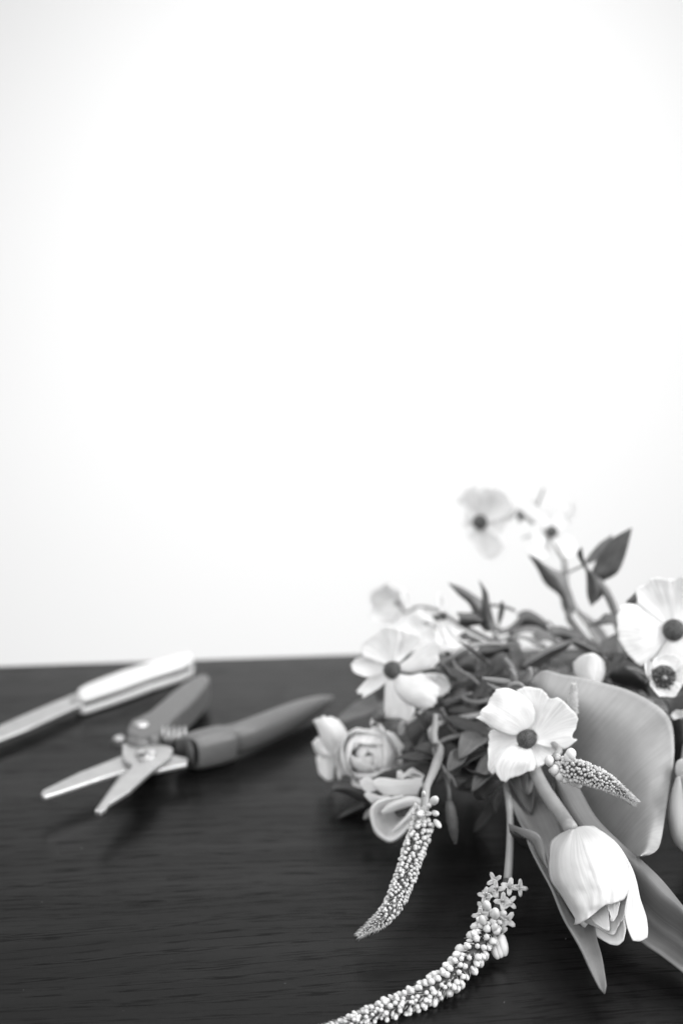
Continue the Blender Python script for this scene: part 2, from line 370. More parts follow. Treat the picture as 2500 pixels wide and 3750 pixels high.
# ------------------------------------------------------------------ folding knife
kn = thing('folding_knife', 'opened folding knife with pale handle near the far table edge', 'knife', PZ(*R3(590, 560), 0))
prism('blade', R3, [(-120, 775), (-60, 730), (20, 690), (200, 612), (400, 527), (545, 468), (600, 480), (600, 545), (555, 560), (400, 630), (200, 722), (0, 800), (-80, 832)], .0078, .0016, 'steel', kn, .0004)
ts = [(552, 452), (566, 428), (620, 398), (760, 342), (900, 292), (1120, 226), (1330, 168), (1372, 166), (1386, 184), (1380, 232), (1300, 268), (1100, 330), (880, 412), (700, 470), (640, 490), (590, 502), (560, 490)]
h1 = prism('handle_scale', R3, ts, .0125, .0045, 'scale_white', kn, .0016)
a_, b_ = R3(0, 0), R3(0, 0)
tw = [PZ(*R3(x, y), .0125) for x, y in ts]
def ring_prism(name, T, z0, z1, m, parent, bevel, shrink=0.0):
    c = sum((Vector((p.x, p.y, 0)) for p in T), Vector()) / len(T); n = len(T)
    Q = [Vector((p.x, p.y, 0)) + (c - Vector((p.x, p.y, 0))).normalized() * shrink for p in T]
    V = [q + Vector((0, 0, z1)) for q in Q] + [q + Vector((0, 0, z0)) for q in Q]
    a = list(range(n)); b = [n + i for i in range(n)]
    ar = sum(Q[i].x * Q[(i + 1) % n].y - Q[(i + 1) % n].x * Q[i].y for i in range(n))
    if ar < 0: a = a[::-1]; b = b[::-1]
    F = [tuple(a), tuple(b[::-1])] + [(a[i], b[i], b[(i + 1) % n], a[(i + 1) % n]) for i in range(n)]
    return build(name, V, F, m, parent, False, bevel=bevel)
ring_prism('liner', tw, .0058, .0082, 'liner', kn, 0, .0016)
ring_prism('handle_scale', tw, .0008, .0060, 'scale_white', kn, .0016, -.0004)
disc('pivot_pin', PZ(*R3(548, 525), .0079), .0036, .0012, 'steel_dark', kn)

# ------------------------------------------------------------------ flowers
HUB = [P(2330, 2560, .76), P(2380, 2585, .74), P(2290, 2600, .73)]
def stem_to_hub(parent, start, first, rad=.0013, m='stem_mid', k=0, sag=0.0):
    h = HUB[k % 3]; mid = first.lerp(h, .5) + Vector((0, 0, sag))
    tail = h + Vector((.16, .02 * (k % 3 - 1), -h.z + .006 + .004 * k % .02)); 
    tube('stem', [start, first, mid, h, tail], [rad * .9, rad, rad * 1.05, rad * 1.1, rad * 1.2], m, parent, 8, 30)
class Flower:
    def __init__(s, name, label, z, centre, Y, n, group='white butterfly flowers of the bouquet', cat='flower', mat_='petal'):
        s.z = z; s.c = P(*z(*centre), Y); s.n = Vector(n).normalized(); s.cpx = centre; s.mat = mat_
        s.o = thing(name, label, cat, s.c - s.n * .004, group)
    def petal(s, rails, off=0.0, cup=.004, bulge=.002, ripple=.0009, reach=.024, nv=20, nu=14, curl=0.0, pname='petal', seed=None):
        sd = seed if seed is not None else random.random() * 50
        r3 = [[PN(*s.z(*q), s.c, s.n) for q in r] for r in rails]
        rows = ragged(loft(r3, nv, nu), .22, sd)
        for j, row in enumerate(rows):
            v = j / nv
            for i, p in enumerate(row):
                u = i / nu; r = (p - s.c).length / reach
                k = off * min(1, v * 2 + .2) + cup * r * r * (1 - curl * r) - bulge * 4 * u * (1 - u) * math.sin(math.pi * min(1, v * .9 + .08)) + ripple * v * (rip(p, 110, sd) * 1.6 + .5 * rip(p, 260, sd + 9)) + .00035 * math.sin(u * 44 + 5 * rip(p, 60, sd)) * v * (1 - .6 * v)
                row[i] = p - (p - CP).normalized() * k
        return grid(pname, rows, s.mat, s.o, .00022)
    def core(s, r, h=.8, stam=0, m='core'):
        q = s.n.to_track_quat('Z', 'Y').to_matrix()
        co = ellip('flower_centre', s.c + s.n * (r * .25), (r, r, r * h), m, s.o, 20, 12, q)
        V = []; F = []
        for k in range(60):
            th = k * 2.39996; rr = r * math.sqrt((k + .5) / 60) * .98
            b = s.c + q @ Vector((rr * math.cos(th), rr * math.sin(th), r * .25 + h * r * math.sqrt(max(0, 1 - (rr / r) ** 2))))
            k0 = len(V); t = r * .085
            for dx, dy, dz in ((t, 0, 0), (-t * .5, t * .87, 0), (-t * .5, -t * .87, 0), (0, 0, t * 2.4)): V.append(b + q @ Vector((dx, dy, dz)))
            F += [(k0, k0 + 1, k0 + 3), (k0 + 1, k0 + 2, k0 + 3), (k0 + 2, k0, k0 + 3)]
        pz = build('pistils', V, F, 'pistil', co, False); pz['kind'] = 'stuff'
        return co
    def rand_petals(s, n, length, width, cup, tilt=.0, start=0.0, jitter=.15, base=.002):
        """n petals round the flower axis, in the flower's own frame"""
        q = s.n.to_track_quat('Z', 'Y').to_matrix()
        for k in range(n):
            th = start + 2 * math.pi * k / n + random.uniform(-jitter, jitter); ln = length * random.uniform(.9, 1.1); wd = width * random.uniform(.9, 1.1)
            rows = []; sd = random.random() * 40
            for j in range(15):
                v = j / 14; row = []
                hw = wd * .5 * (math.sin(math.pi * min(1, (v * .86 + .10))) ** .7) * (1.0)
                for i in range(11):
                    u = i / 10 * 2 - 1
                    r = base + ln * v * (1 - .10 * u * u * v); x = r; y = u * hw
                    zz = cup * (v ** 1.6) + tilt * v + .0012 * (k % 2) * v - .15 * hw * (1 - u * u)
                    p = Vector((x * math.cos(th) - y * math.sin(th), x * math.sin(th) + y * math.cos(th), zz + .0016 * v * rip(Vector((x, y, 0)), 120, sd)))
                    row.append(s.c + q @ p)
                rows.append(row)
            grid('petal', rows, s.mat, s.o, .00035)

# ---- flower A: the sharpest open flower in the middle of the bouquet
A = Flower('open_flower', 'large open white flower with dark centre directly above the tulip', RA, (710, 805), .630, (-.12, -1, .42))
A.petal([[(735, 700), (690, 520), (640, 380), (600, 250)], [(780, 700), (770, 500), (770, 350), (700, 208)], [(800, 710), (830, 520), (860, 360), (890, 240)], [(830, 730), (890, 600), (930, 450), (972, 305)]], off=-.003)
A.petal([[(800, 720), (870, 550), (920, 400), (975, 318)], [(830, 755), (930, 620), (1040, 480), (1125, 375)], [(835, 790), (980, 710), (1130, 620), (1308, 572)], [(830, 825), (960, 810), (1100, 780), (1250, 760)], [(815, 855), (940, 900), (1080, 918), (1170, 915), (1272, 832)]], off=.001, cup=.006)
A.petal([[(830, 840), (950, 870), (1040, 900), (1085, 925)], [(805, 870), (880, 940), (950, 990), (1000, 1000)], [(790, 885), (840, 990), (880, 1060), (900, 1100)], [(770, 900), (795, 1000), (820, 1090), (835, 1142)]], off=-.002, cup=.002)
A.petal([[(605, 770), (450, 740), (320, 700), (275, 760)], [(600, 800), (480, 820), (380, 850), (280, 900)], [(605, 830), (500, 880), (390, 950), (272, 1100)], [(620, 870), (540, 960), (430, 1100), (330, 1215)]], off=-.002, cup=.003)
A.petal([[(620, 890), (530, 890), (400, 990), (338, 1115), (365, 1205), (428, 1298)], [(665, 905), (610, 980), (540, 1090), (500, 1180), (500, 1278)], [(705, 915), (690, 1000), (670, 1080), (640, 1150), (620, 1225)], [(755, 905), (790, 960), (815, 1050), (818, 1110), (800, 1158)]], off=.002, cup=.002, bulge=-.0035)
A.petal([[(645, 745), (560, 770), (430, 740), (320, 685), (235, 622), (143, 572)], [(670, 725), (600, 670), (480, 610), (370, 550), (280, 500), (210, 470)], [(705, 710), (690, 600), (620, 500), (500, 400), (400, 340), (300, 350)], [(735, 700), (800, 600), (800, 470), (730, 360), (600, 262), (480, 220), (342, 230)]], off=.0035, cup=.004, bulge=-.003, ripple=.0016)
A.core(.0047, .6)
stem_to_hub(A.o, A.c, A.c - A.n * .02 + Vector((.01, 0, -.005)), .0013, 'stem', 0)
# small leaf tips below and above flower A
leaf('sepal', RD, [[(985, 420, .640), (975, 520, .636), (1000, 620, .632), (1038, 660, .630)], [(1040, 420, .634), (1040, 530, .630), (1040, 620, .629), (1040, 660, .630)], [(1105, 430, .638), (1100, 540, .634), (1075, 630, .631), (1040, 662, .630)]], 'leaf_pale', A.o)
for r_ in ([(200, 110), (330, 130), (480, 150), (600, 160)], [(520, 0), (560, 60), (570, 120), (600, 165)], [(745, 0), (755, 60), (730, 120), (690, 160)], [(260, 160), (330, 205), (400, 240), (480, 260)]):
    tube('sepal', [P(*RA(x, y), .655) for x, y in r_], [.0008, .0016, .0018, .0012], 'leaf_pale', A.o, 8, 12)
tube('sepal', [P(*RA(x, y), .65) for x, y in ((500, 250), (520, 190), (580, 170), (640, 180), (680, 220))], .0013, 'leaf_pale', A.o, 8, 14)

# ---- flower B
B = Flower('open_flower', 'open white flower with dark centre at the left, overlapping the table horizon', RB, (585, 1110), .712, (-.28, -1, .30))
B.petal([[(960, 1150), (1080, 1150), (1200, 1190), (1248, 1300)], [(970, 1170), (1070, 1210), (1170, 1270), (1215, 1370)], [(960, 1180), (1040, 1260), (1100, 1340), (1130, 1425)]], off=-.012, cup=0)
B.petal([[(600, 1015), (620, 850), (640, 720), (650, 610)], [(625, 1015), (680, 880), (740, 770), (770, 690)], [(645, 1025), (740, 900), (830, 800), (918, 722)], [(660, 1035), (760, 930), (820, 860), (880, 805)]], off=-.003)
B.petal([[(520, 1060), (400, 1010), (310, 985), (243, 962)], [(530, 1045), (420, 950), (310, 880), (216, 850)], [(545, 1030), (460, 880), (370, 790), (270, 775)], [(565, 1020), (520, 850), (460, 740), (405, 690)], [(580, 1015), (560, 850), (530, 700), (500, 590)], [(605, 1018), (640, 880), (680, 760), (690, 650)]], off=0, cup=.006)
B.petal([[(665, 1050), (800, 950), (950, 830), (1085, 755)], [(670, 1075), (850, 1010), (1000, 930), (1132, 860)], [(675, 1100), (850, 1080), (1000, 1030), (1115, 990)], [(670, 1120), (800, 1140), (950, 1110), (1075, 1088)]], off=-.001, cup=.006, bulge=-.003)
B.petal([[(500, 1070), (380, 1000), (250, 963), (150, 990)], [(490, 1100), (350, 1070), (220, 1065), (112, 1070)], [(500, 1130), (400, 1175), (290, 1192), (165, 1150)]], off=-.001)
B.petal([[(505, 1130), (400, 1180), (300, 1215), (175, 1350)], [(525, 1165), (440, 1230), (350, 1290), (215, 1390)], [(545, 1200), (500, 1260), (400, 1340), (260, 1425)]], off=-.002)
B.petal([[(520, 1205), (500, 1300), (490, 1500), (480, 1680)], [(560, 1210), (560, 1400), (560, 1560), (540, 1660)], [(600, 1215), (640, 1400), (680, 1550), (660, 1670)], [(630, 1205), (700, 1380), (790, 1500), (770, 1705)], [(640, 1200), (730, 1350), (830, 1480), (845, 1580)]], off=-.001, cup=.001, bulge=-.003)
B.petal([[(650, 1150), (780, 1170), (930, 1145), (1050, 1245), (1132, 1320)], [(640, 1180), (760, 1260), (900, 1330), (1030, 1400), (1105, 1445)], [(625, 1195), (690, 1330), (820, 1420), (950, 1480), (1055, 1522)], [(610, 1200), (605, 1320), (680, 1430), (830, 1530), (1000, 1558)]], off=.003, cup=.003, bulge=-.005)
B.core(.0048, .6)
stem_to_hub(B.o, B.c, B.c - B.n * .02 + Vector((.01, 0, 0)), .0013, 'stem_mid', 1)

# ---- flower C: high at the back
C_ = Flower('open_flower', 'blurred white flower with dark centre, highest of the bouquet', RU, (360, 360), .875, (-.75, -1, .12))
C_.petal([[(375, 320), (385, 220), (395, 140), (400, 90)], [(390, 325), (450, 250), (470, 150), (480, 78)], [(400, 345), (500, 290), (560, 200), (575, 130)], [(400, 370), (480, 345), (570, 335), (645, 250)]], off=-.001, cup=.006)
C_.petal([[(330, 340), (280, 300), (220, 240), (165, 190)], [(345, 325), (290, 240), (250, 170), (230, 110)], [(370, 320), (355, 220), (345, 130), (330, 42)]], off=.001)
C_.petal([[(325, 390), (280, 440), (255, 490), (330, 575)], [(345, 400), (330, 480), (350, 570), (385, 650)], [(370, 405), (400, 480), (440, 560), (470, 650)], [(395, 395), (430, 430), (510, 480), (555, 548)]], off=0, cup=.002)
C_.petal([[(325, 355), (270, 345), (185, 385)], [(325, 375), (270, 385), (188, 388)], [(325, 390), (280, 410), (200, 395)]], off=-.002)
C_.petal([[(350, 320), (330, 200), (350, 110), (365, 70)], [(375, 320), (400, 200), (430, 110), (440, 70)], [(395, 330), (470, 250), (530, 150), (560, 110)]], off=-.004, cup=.004)
C_.petal([[(330, 350), (270, 300), (225, 270), (240, 300)], [(330, 380), (280, 400), (250, 430), (255, 480)]], off=-.004)
C_.petal([[(400, 350), (480, 330), (560, 320), (620, 300)], [(400, 380), (450, 400), (500, 420), (540, 430)], [(395, 395), (430, 430), (480, 470), (530, 500)]], off=-.003, cup=.004)
C_.core(.0050, .9)
c0 = C_.c
tube('stem', [C_.c - C_.n * .002, C_.c + Vector((.018, .006, 0)), P(*RU(690, 300), 0.8850), P(*RU(900, 480), 0.8900), P(*RU(1040, 680), 0.8850), P(*RU(1060, 900), 0.8750), P(*RU(1080, 1130), .79), HUB[0]], [.0007, .0008, .0011, .0012, .0012, .0014, .0015, .0015], 'stem_mid', C_.o, 8, 40)
leaf('bract', RU, [[(650, 262, 0.8850), (690, 270, 0.8850), (730, 320, 0.8850)], [(670, 370, 0.8850), (700, 345, 0.8830), (730, 322, 0.8850)]], 'leaf', C_.o)

# ---- flower D: seen from the side at the back
D_ = Flower('side_flower', 'blurred white flower turned sideways beside the highest flower', RU, (930, 440), .890, (.55, -1, .25), mat_='petal')
for rr, of in (([[(900, 420), (850, 340), (790, 280), (740, 250)], [(920, 400), (900, 350), (870, 300), (850, 250)], [(950, 400), (950, 350), (940, 310), (920, 280)]], -.001),
               ([[(890, 400), (800, 380), (790, 420), (770, 470)], [(900, 440), (850, 460), (830, 500), (800, 540)], [(910, 480), (880, 520), (850, 560), (820, 575)]], 0),
               ([[(910, 480), (850, 540), (790, 560), (730, 590)], [(930, 500), (900, 560), (850, 600), (780, 640)], [(960, 500), (960, 560), (920, 620), (850, 660)]], -.002),
               ([[(930, 490), (930, 560), (950, 620), (1000, 650)], [(960, 470), (1010, 540), (1070, 590), (1100, 640)], [(980, 440), (1060, 480), (1120, 520), (1145, 590)]], .001),
               ([[(960, 420), (960, 340), (970, 260), (980, 215)], [(975, 420), (1010, 350), (1050, 300), (1070, 250)], [(985, 440), (1050, 400), (1100, 390), (1145, 380)]], -.003),
               ([[(940, 400), (850, 280), (790, 220), (765, 165)], [(945, 400), (870, 270), (820, 210), (790, 175)]], -.004),
               ([[(975, 430), (1060, 360), (1100, 280), (1090, 180)], [(980, 440), (1080, 370), (1125, 290), (1110, 190)]], -.003)):
    D_.petal(rr, off=of, cup=.004)
D_.core(.0042, .9)
tube('stamen', [P(*RU(820, 225), 0.8900), P(*RU(845, 160), 0.8900), P(*RU(876, 85), 0.8900)], [.0007, .0008, .0005], 'stem_mid', D_.o, 6, 8)
tube('sepal', [P(*RU(700, 500), 0.8880), P(*RU(740, 480), 0.8880), P(*RU(790, 465), 0.8900)], [.0004, .0006, .0006], 'stem_mid', D_.o, 6, 8)
tube('stem', [P(*RU(970, 520), 0.8950), P(*RU(1040, 640), 0.8930), P(*RU(1045, 760), 0.8850), P(*RU(1090, 1000), 0.8750), HUB[1]], .0014, 'stem_mid', D_.o, 8, 24)

# ---- flower E: right edge
E_ = Flower('open_flower', 'large open white flower with dark centre cut by the right picture edge', RE, (890, 1030), .690, (-.15, -1, .25))
E_.petal([[(800, 960), (650, 850), (500, 750), (425, 690)], [(820, 950), (680, 780), (550, 640), (450, 555)], [(850, 940), (760, 750), (680, 580), (600, 405)], [(900, 930), (900, 750), (880, 600), (860, 400)]], off=-.001, cup=.005)
E_.petal([[(890, 930), (880, 750), (860, 600), (850, 400)], [(940, 940), (1000, 750), (1060, 600), (1100, 400)], [(990, 980), (1150, 850), (1300, 760), (1400, 700)]], off=-.003, cup=.006)
E_.petal([[(995, 1000), (1150, 950), (1350, 900), (1480, 850)], [(1000, 1050), (1200, 1060), (1400, 1080), (1540, 1100)], [(985, 1100), (1150, 1180), (1300, 1280), (1420, 1380)]], off=0, cup=.006)
E_.petal([[(790, 985), (600, 860), (400, 715), (240, 735)], [(780, 1030), (560, 960), (360, 880), (188, 880)], [(785, 1070), (580, 1080), (400, 1080), (215, 1080)], [(800, 1100), (620, 1180), (470, 1260), (300, 1310)], [(830, 1125), (720, 1270), (620, 1390), (480, 1485)]], off=.001, cup=.004, bulge=-.004)
E_.petal([[(835, 1125), (720, 1260), (640, 1380), (590, 1520)], [(880, 1135), (850, 1300), (820, 1420), (800, 1560)], [(940, 1130), (980, 1300), (1010, 1420), (1020, 1560)], [(985, 1110), (1080, 1230), (1150, 1350), (1200, 1450)]], off=-.001, cup=.002, bulge=-.003)
E_.core(.0058, .75)
stem_to_hub(E_.o, E_.c, E_.c - E_.n * .02, .0014, 'stem_mid', 2)
leaf('sepal', RE, [[(305, 690, .705), (380, 620, .705), (450, 545, .705)], [(330, 700, .703), (400, 670, .70), (470, 600, .70)], [(430, 715, .70), (480, 690, .70), (520, 640, .70)]], 'leaf', E_.o)

# ---- flower F: cup at the right edge, below E
F_ = Flower('cup_flower', 'small cupped white flower with dark stamens under the right edge flower', RE, (765, 1610), .665, (-.12, -1, .30))
F_.petal([[(660, 1560), (630, 1500), (630, 1430), (650, 1380)], [(720, 1520), (720, 1440), (740, 1380), (770, 1340)], [(820, 1520), (850, 1440), (880, 1380), (900, 1340)], [(880, 1560), (950, 1500), (1000, 1440), (1020, 1420)]], off=0, cup=.001)
F_.petal([[(880, 1560), (960, 1500), (1010, 1450), (1080, 1420)], [(890, 1620), (970, 1600), (1040, 1560), (1120, 1540)], [(870, 1680), (930, 1720), (1000, 1700), (1080, 1660)]], off=.002, cup=.006)
F_.petal([[(650, 1620), (600, 1680), (620, 1740), (725, 1865)], [(720, 1710), (720, 1770), (760, 1810), (800, 1850)], [(800, 1720), (830, 1780), (870, 1810), (905, 1850)], [(890, 1650), (950, 1690), (990, 1720), (1015, 1690)]], off=.006, cup=.006)
F_.petal([[(650, 1700), (590, 1640), (540, 1520), (545, 1430), (580, 1405)], [(670, 1700), (630, 1640), (615, 1540), (622, 1450), (600, 1405)]], off=.006, cup=.006)
fc = F_.core(.0062, .35)
q_ = F_.n.to_track_quat('Z', 'Y').to_matrix()
for k in range(11):
    th = k * 2 * math.pi / 11; d = q_ @ Vector((math.cos(th), math.sin(th), 0))
    tube('stamen', [F_.c + F_.n * .001, F_.c + d * .0030 + F_.n * .004, F_.c + d * (.0046 + .0012 * (k % 2)) + F_.n * .007], [.0003, .0003, .0007], 'core' if k % 3 else 'stem_mid', F_.o, 6, 6)
ellip('pistil', F_.c + F_.n * .006, (.0014, .0014, .003), 'stem', F_.o, 8, 6, q_)
stem_to_hub(F_.o, F_.c, F_.c - F_.n * .02, .0013, 'stem_mid', 0)

# ---- flowers G, H, I: blurred pale ones behind B
G_ = Flower('cup_flower', 'most blurred round pale flower at the upper left, above the left open flower', RB, (650, 340), .870, (-.75, -1, .25))
G_.rand_petals(5, .0118, .0185, .012, .002, .3)
G_.core(.002, .8, m='stem')
tube('stem', [G_.c, P(*RB(740, 450), .862), P(*RB(850, 392), .85), P(*RB(1000, 395), .835), P(*RB(1160, 450), .82), P(*RB(1320, 560), .79), P(*RB(1700, 760), .77), HUB[2]], [.0007, .0009, .0010, .0010, .0011, .0012, .0013, .0014], 'stem_mid', G_.o, 8, 40)
H_ = Flower('back_flower', 'pale flower turned away behind the left open flower', RB, (960, 560), .800, (-.3, -1, .5))
H_.petal([[(980, 560), (900, 480), (820, 440), (740, 470)], [(960, 600), (880, 600), (800, 600), (700, 620)], [(960, 640), (900, 700), (820, 740), (740, 760)]], off=-.001, cup=.003)
H_.petal([[(980, 540), (920, 480), (880, 430), (860, 400)], [(1000, 540), (1010, 480), (1000, 440), (980, 410)], [(1010, 560), (1070, 520), (1120, 500), (1150, 520)]], off=-.002)
H_.petal([[(990, 600), (930, 700), (900, 780), (880, 820)], [(1010, 600), (1020, 700), (1010, 780), (1000, 830)], [(1020, 580), (1080, 650), (1110, 740), (1120, 800)]], off=0)
stem_to_hub(H_.o, H_.c, H_.c - H_.n * .018, .0011, 'stem_mid', 1)
I_ = Flower('star_flower', 'small starry white flower with dark centre behind, right of the pale flower', RB, (1165, 490), .765, (.1, -1, .55))
I_.petal([[(1140, 500), (1110, 580), (1090, 660), (1080, 760)], [(1160, 510), (1150, 620), (1150, 720), (1160, 800)], [(1180, 510), (1210, 620), (1220, 720), (1240, 800)]], cup=.002)
I_.petal([[(1190, 505), (1290, 560), (1350, 610), (1410, 640)], [(1190, 520), (1280, 600), (1340, 650), (1400, 670)], [(1180, 520), (1240, 620), (1290, 680), (1330, 720)]], cup=.001)
I_.petal([[(1180, 520), (1230, 600), (1310, 700), (1395, 800)], [(1170, 520), (1200, 640), (1260, 760), (1340, 850)], [(1160, 520), (1170, 640), (1200, 760), (1240, 860)]], cup=.002, off=.001)
I_.petal([[(1150, 480), (1120, 400), (1090, 300), (1110, 220)], [(1170, 470), (1180, 400), (1180, 300), (1150, 220)]], cup=.002)
I_.core(.0024, .9)
stem_to_hub(I_.o, I_.c, I_.c - I_.n * .018, .0011, 'stem_mid', 2)

# ---- J: half closed rose-like flower, explicit distances
class Free:
    def __init__(s, name, label, z, base, Y, group=None, cat='flower'):
        s.z = z; s.o = thing(name, label, cat, P(*z(*base), Y), group); s.c = P(*z(*base), Y)
    def petal(s, rails, mat_='petal', thick=.0004, bulge=0.0, ripple=.0008, nv=20, nu=12, pname='petal'):
        return leaf(pname, s.z, rails, mat_, s.o, thick, bulge, ripple, nv, nu)
FLAT = [1.0, 0.0, 0.0]
def yy(r, Y): return [(q[0], q[1], FLAT[1] + ((Y[i] if isinstance(Y, (list, tuple)) else Y) - FLAT[1]) * FLAT[0] + FLAT[2]) for i, q in enumerate(r)]
FLAT[:] = [.3, .664, .034]
J = Free('rose_flower', 'half closed rose like white flower at the left of the bouquet', RJ, (1010, 700), .7060, 'white butterfly flowers of the bouquet')
def rose(o, c, axis, Rr, layers, mat_='petal', squash=1.0):
    q = axis.to_track_quat('Z', 'Y').to_matrix()
    for rad, n, th_tip, half, a0, flare in layers:
        for k in range(n):
            az = a0 + 2 * math.pi * k / n + random.uniform(-.2, .2); sd = random.random() * 40; rows = []; cc = c + Vector((random.uniform(-1, 1), 0, random.uniform(-1, 1))) * .0013
            rj = rad * random.uniform(.93, 1.07); tip = th_tip + random.uniform(-.16, .16)
            for a in range(17):
                v = a / 16; row = []
                for b in range(13):
                    u = b / 12 * 2 - 1
                    pol = 2.5 + (tip + .28 * u * u + .07 * noise.noise(Vector((u * 2.5, sd, 0))) - 2.5) * v
                    w = half * (math.sin(math.pi * (.12 + .62 * v)) ** .6)
                    ph = az + u * w; r = Rr * rj * (1 + flare * v ** 3 + .05 * u * (1 if k % 2 else -1) * v + .03 * noise.noise(Vector((u * 2, v * 2, sd))))
                    row.append(cc + q @ Vector((r * math.sin(pol) * math.cos(ph), r * math.sin(pol) * math.sin(ph) * squash, r * math.cos(pol))))
                rows.append(row)
            grid('petal', rows, mat_, o, .00035)
jc = P(*RJ(985, 650), .7020)
rose(J.o, jc, Vector((-.22, -1, .42)).normalized(), 0.0150, [(.48, 3, .06, 1.45, .9, .0), (.66, 3, .48, 1.15, .2, .02), (.80, 4, .60, 1.05, 1.7, .03), (.98, 4, .92, .95, .2, .08), (1.04, 3, 1.2, 1.0, .8, .14)])
J.petal([yy([(1230, 300), (1330, 330), (1420, 440), (1478, 540), (1400, 620)], .676), yy([(1240, 330), (1320, 400), (1380, 480), (1440, 540), (1390, 610)], .672), yy([(1250, 360), (1300, 440), (1350, 510), (1400, 560), (1385, 615)], .676)])
J.petal([yy([(1000, 200), (1030, 110), (1100, 140), (1180, 240), (1220, 310)], .674), yy([(1010, 230), (1050, 180), (1110, 210), (1160, 280), (1200, 320)], .671)])
stem_to_hub(J.o, P(*RJ(1100, 700), .7060), P(*RJ(1250, 640), .7340), .0014, 'stem_mid', 0)
tube('stem', [P(*RJ(1380, 600), .7060), P(*RJ(1440, 680), .7060), P(*RJ(1560, 750), .7080), P(*RJ(1640, 770), .7140)], .0009, 'stem_mid', J.o, 8, 12)
FLAT[:] = [.8, .680, .038]
# ---- K: side petals left of J
K = Free('side_flower', 'white flower seen from the side, leftmost of the bouquet', RJ, (560, 660), .7200, 'white butterfly flowers of the bouquet')
K.petal([yy([(470, 670), (330, 520), (255, 300), (178, 150)], [.684, .682, .682, .684]), yy([(520, 650), (390, 470), (330, 250), (290, 104)], [.680, .676, .676, .680]), yy([(580, 640), (520, 430), (470, 250), (420, 104)], [.678, .673, .674, .679]), yy([(660, 560), (700, 450), (640, 270), (540, 138)], [.680, .678, .680, .684])], nu=16)
K.petal([yy([(420, 640), (330, 520), (270, 400), (240, 400)], .686), yy([(400, 660), (300, 600), (230, 520), (178, 470)], .682), yy([(390, 690), (320, 690), (250, 640), (200, 580)], .684)])
K.petal([yy([(300, 640), (230, 680), (250, 850), (270, 920)], .688), yy([(400, 640), (360, 760), (370, 880), (380, 1020)], .684), yy([(500, 640), (500, 760), (480, 880), (470, 1000)], .688)])
ellip('anther', P(*RJ(562, 900), .7140), (.0016, .0016, .0048), 'petal', K.o, 10, 8)
stem_to_hub(K.o, K.c, P(*RJ(800, 640), .7380), .0013, 'stem_mid', 1)
# ---- L: drooping cup
FLAT[:] = [.12, .628, .033]
Lf = Free('cup_flower', 'drooping cupped white flower with deep dark throat above the left spike', RL, (760, 760), .6650, 'white butterfly flowers of the bouquet')
Lf.petal([yy([(60, 430), (150, 390), (240, 400)], .645), yy([(80, 510), (170, 480), (290, 500)], .642), yy([(130, 575), (220, 590), (310, 570)], .645)])
Lf.petal([yy([(650, 400), (700, 330), (810, 248), (900, 290), (985, 345)], .648), yy([(660, 410), (740, 370), (820, 330), (900, 350), (990, 385)], .644)])
Lf.petal([yy([(600, 300), (640, 280), (690, 310)], .652), yy([(600, 400), (650, 390), (690, 390)], .650)])
Lf.petal([yy([(125, 630), (180, 588), (330, 640), (480, 650)], .632), yy([(170, 690), (240, 680), (360, 690), (500, 670)], .628), yy([(240, 760), (300, 720), (400, 700), (520, 690)], .632)])
Lf.petal([yy([(238, 440), (330, 390), (480, 395), (600, 412), (800, 402), (995, 372)], .630), yy([(260, 490), (370, 510), (500, 520), (620, 525), (800, 515), (960, 510)], .622), yy([(290, 540), (420, 632), (530, 650), (640, 650), (770, 642), (908, 640)], .630)], nu=14)
FLAT[:] = [1.0, 0.0, .033]
Lf.petal([yy([(700, 640), (430, 690), (290, 740), (208, 870), (245, 1080), (300, 1200), (400, 1280), (515, 1320), (650, 1250), (760, 1120), (860, 960)], .6175), yy([(690, 660), (440, 715), (315, 780), (250, 890), (280, 1070), (340, 1170), (430, 1245), (520, 1275), (640, 1200), (755, 1080), (850, 930)], .6165), yy([(690, 690), (480, 770), (390, 850), (360, 940), (385, 1050), (440, 1130), (500, 1170), (560, 1160), (640, 1090), (750, 980), (830, 880)], .624), yy([(690, 760), (600, 800), (560, 840), (545, 890), (550, 940), (575, 980), (610, 1000), (650, 990), (690, 950), (720, 900), (740, 850)], .634), yy([(665, 850), (650, 860), (640, 870), (635, 885), (635, 900), (640, 915), (650, 925), (665, 925), (680, 915), (690, 895), (690, 870)], .641)], nv=40, nu=24)
Lf.petal([yy([(300, 420), (330, 520), (400, 640)], .637), yy([(600, 330), (600, 480), (600, 650)], .640), yy([(940, 380), (930, 500), (900, 650)], .637)])
FLAT[:] = [.3, .620, .033]
Lf.petal([yy([(365, 880), (480, 760), (640, 675), (850, 655), (1000, 730), (1020, 800)], [.617, .614, .612, .611, .612, .616]), yy([(385, 900), (510, 810), (660, 750), (840, 715), (950, 770), (990, 830)], [.614, .610, .607, .607, .608, .612]), yy([(420, 910), (560, 870), (700, 822), (830, 790), (900, 820), (960, 850)], [.617, .614, .612, .612, .613, .616])], nu=10)
Lf.petal([yy([(512, 1165), (600, 1070), (720, 950), (835, 800), (960, 770)], [.612, .610, .609, .609, .612]), yy([(540, 1160), (650, 1070), (760, 960), (880, 860), (990, 810)], [.609, .606, .605, .605, .609]), yy([(560, 1160), (680, 1060), (800, 1000), (920, 920), (1020, 850)], [.613, .611, .610, .610, .612])])
Lf.petal([yy([(560, 1300), (650, 1230), (740, 1120), (830, 990)], .612), yy([(560, 1230), (650, 1150), (740, 1050), (830, 960)], .618)])
ellip('throat', P(*RL(690, 880), .6560), (.0046, .0018, .0030), 'core', Lf.o, 12, 8)
stem_to_hub(Lf.o, P(*RL(800, 780), .6780), P(*RL(1000, 500), .7130), .0014, 'stem_mid', 2)
FLAT[:] = [1.0, 0.0, 0.0]
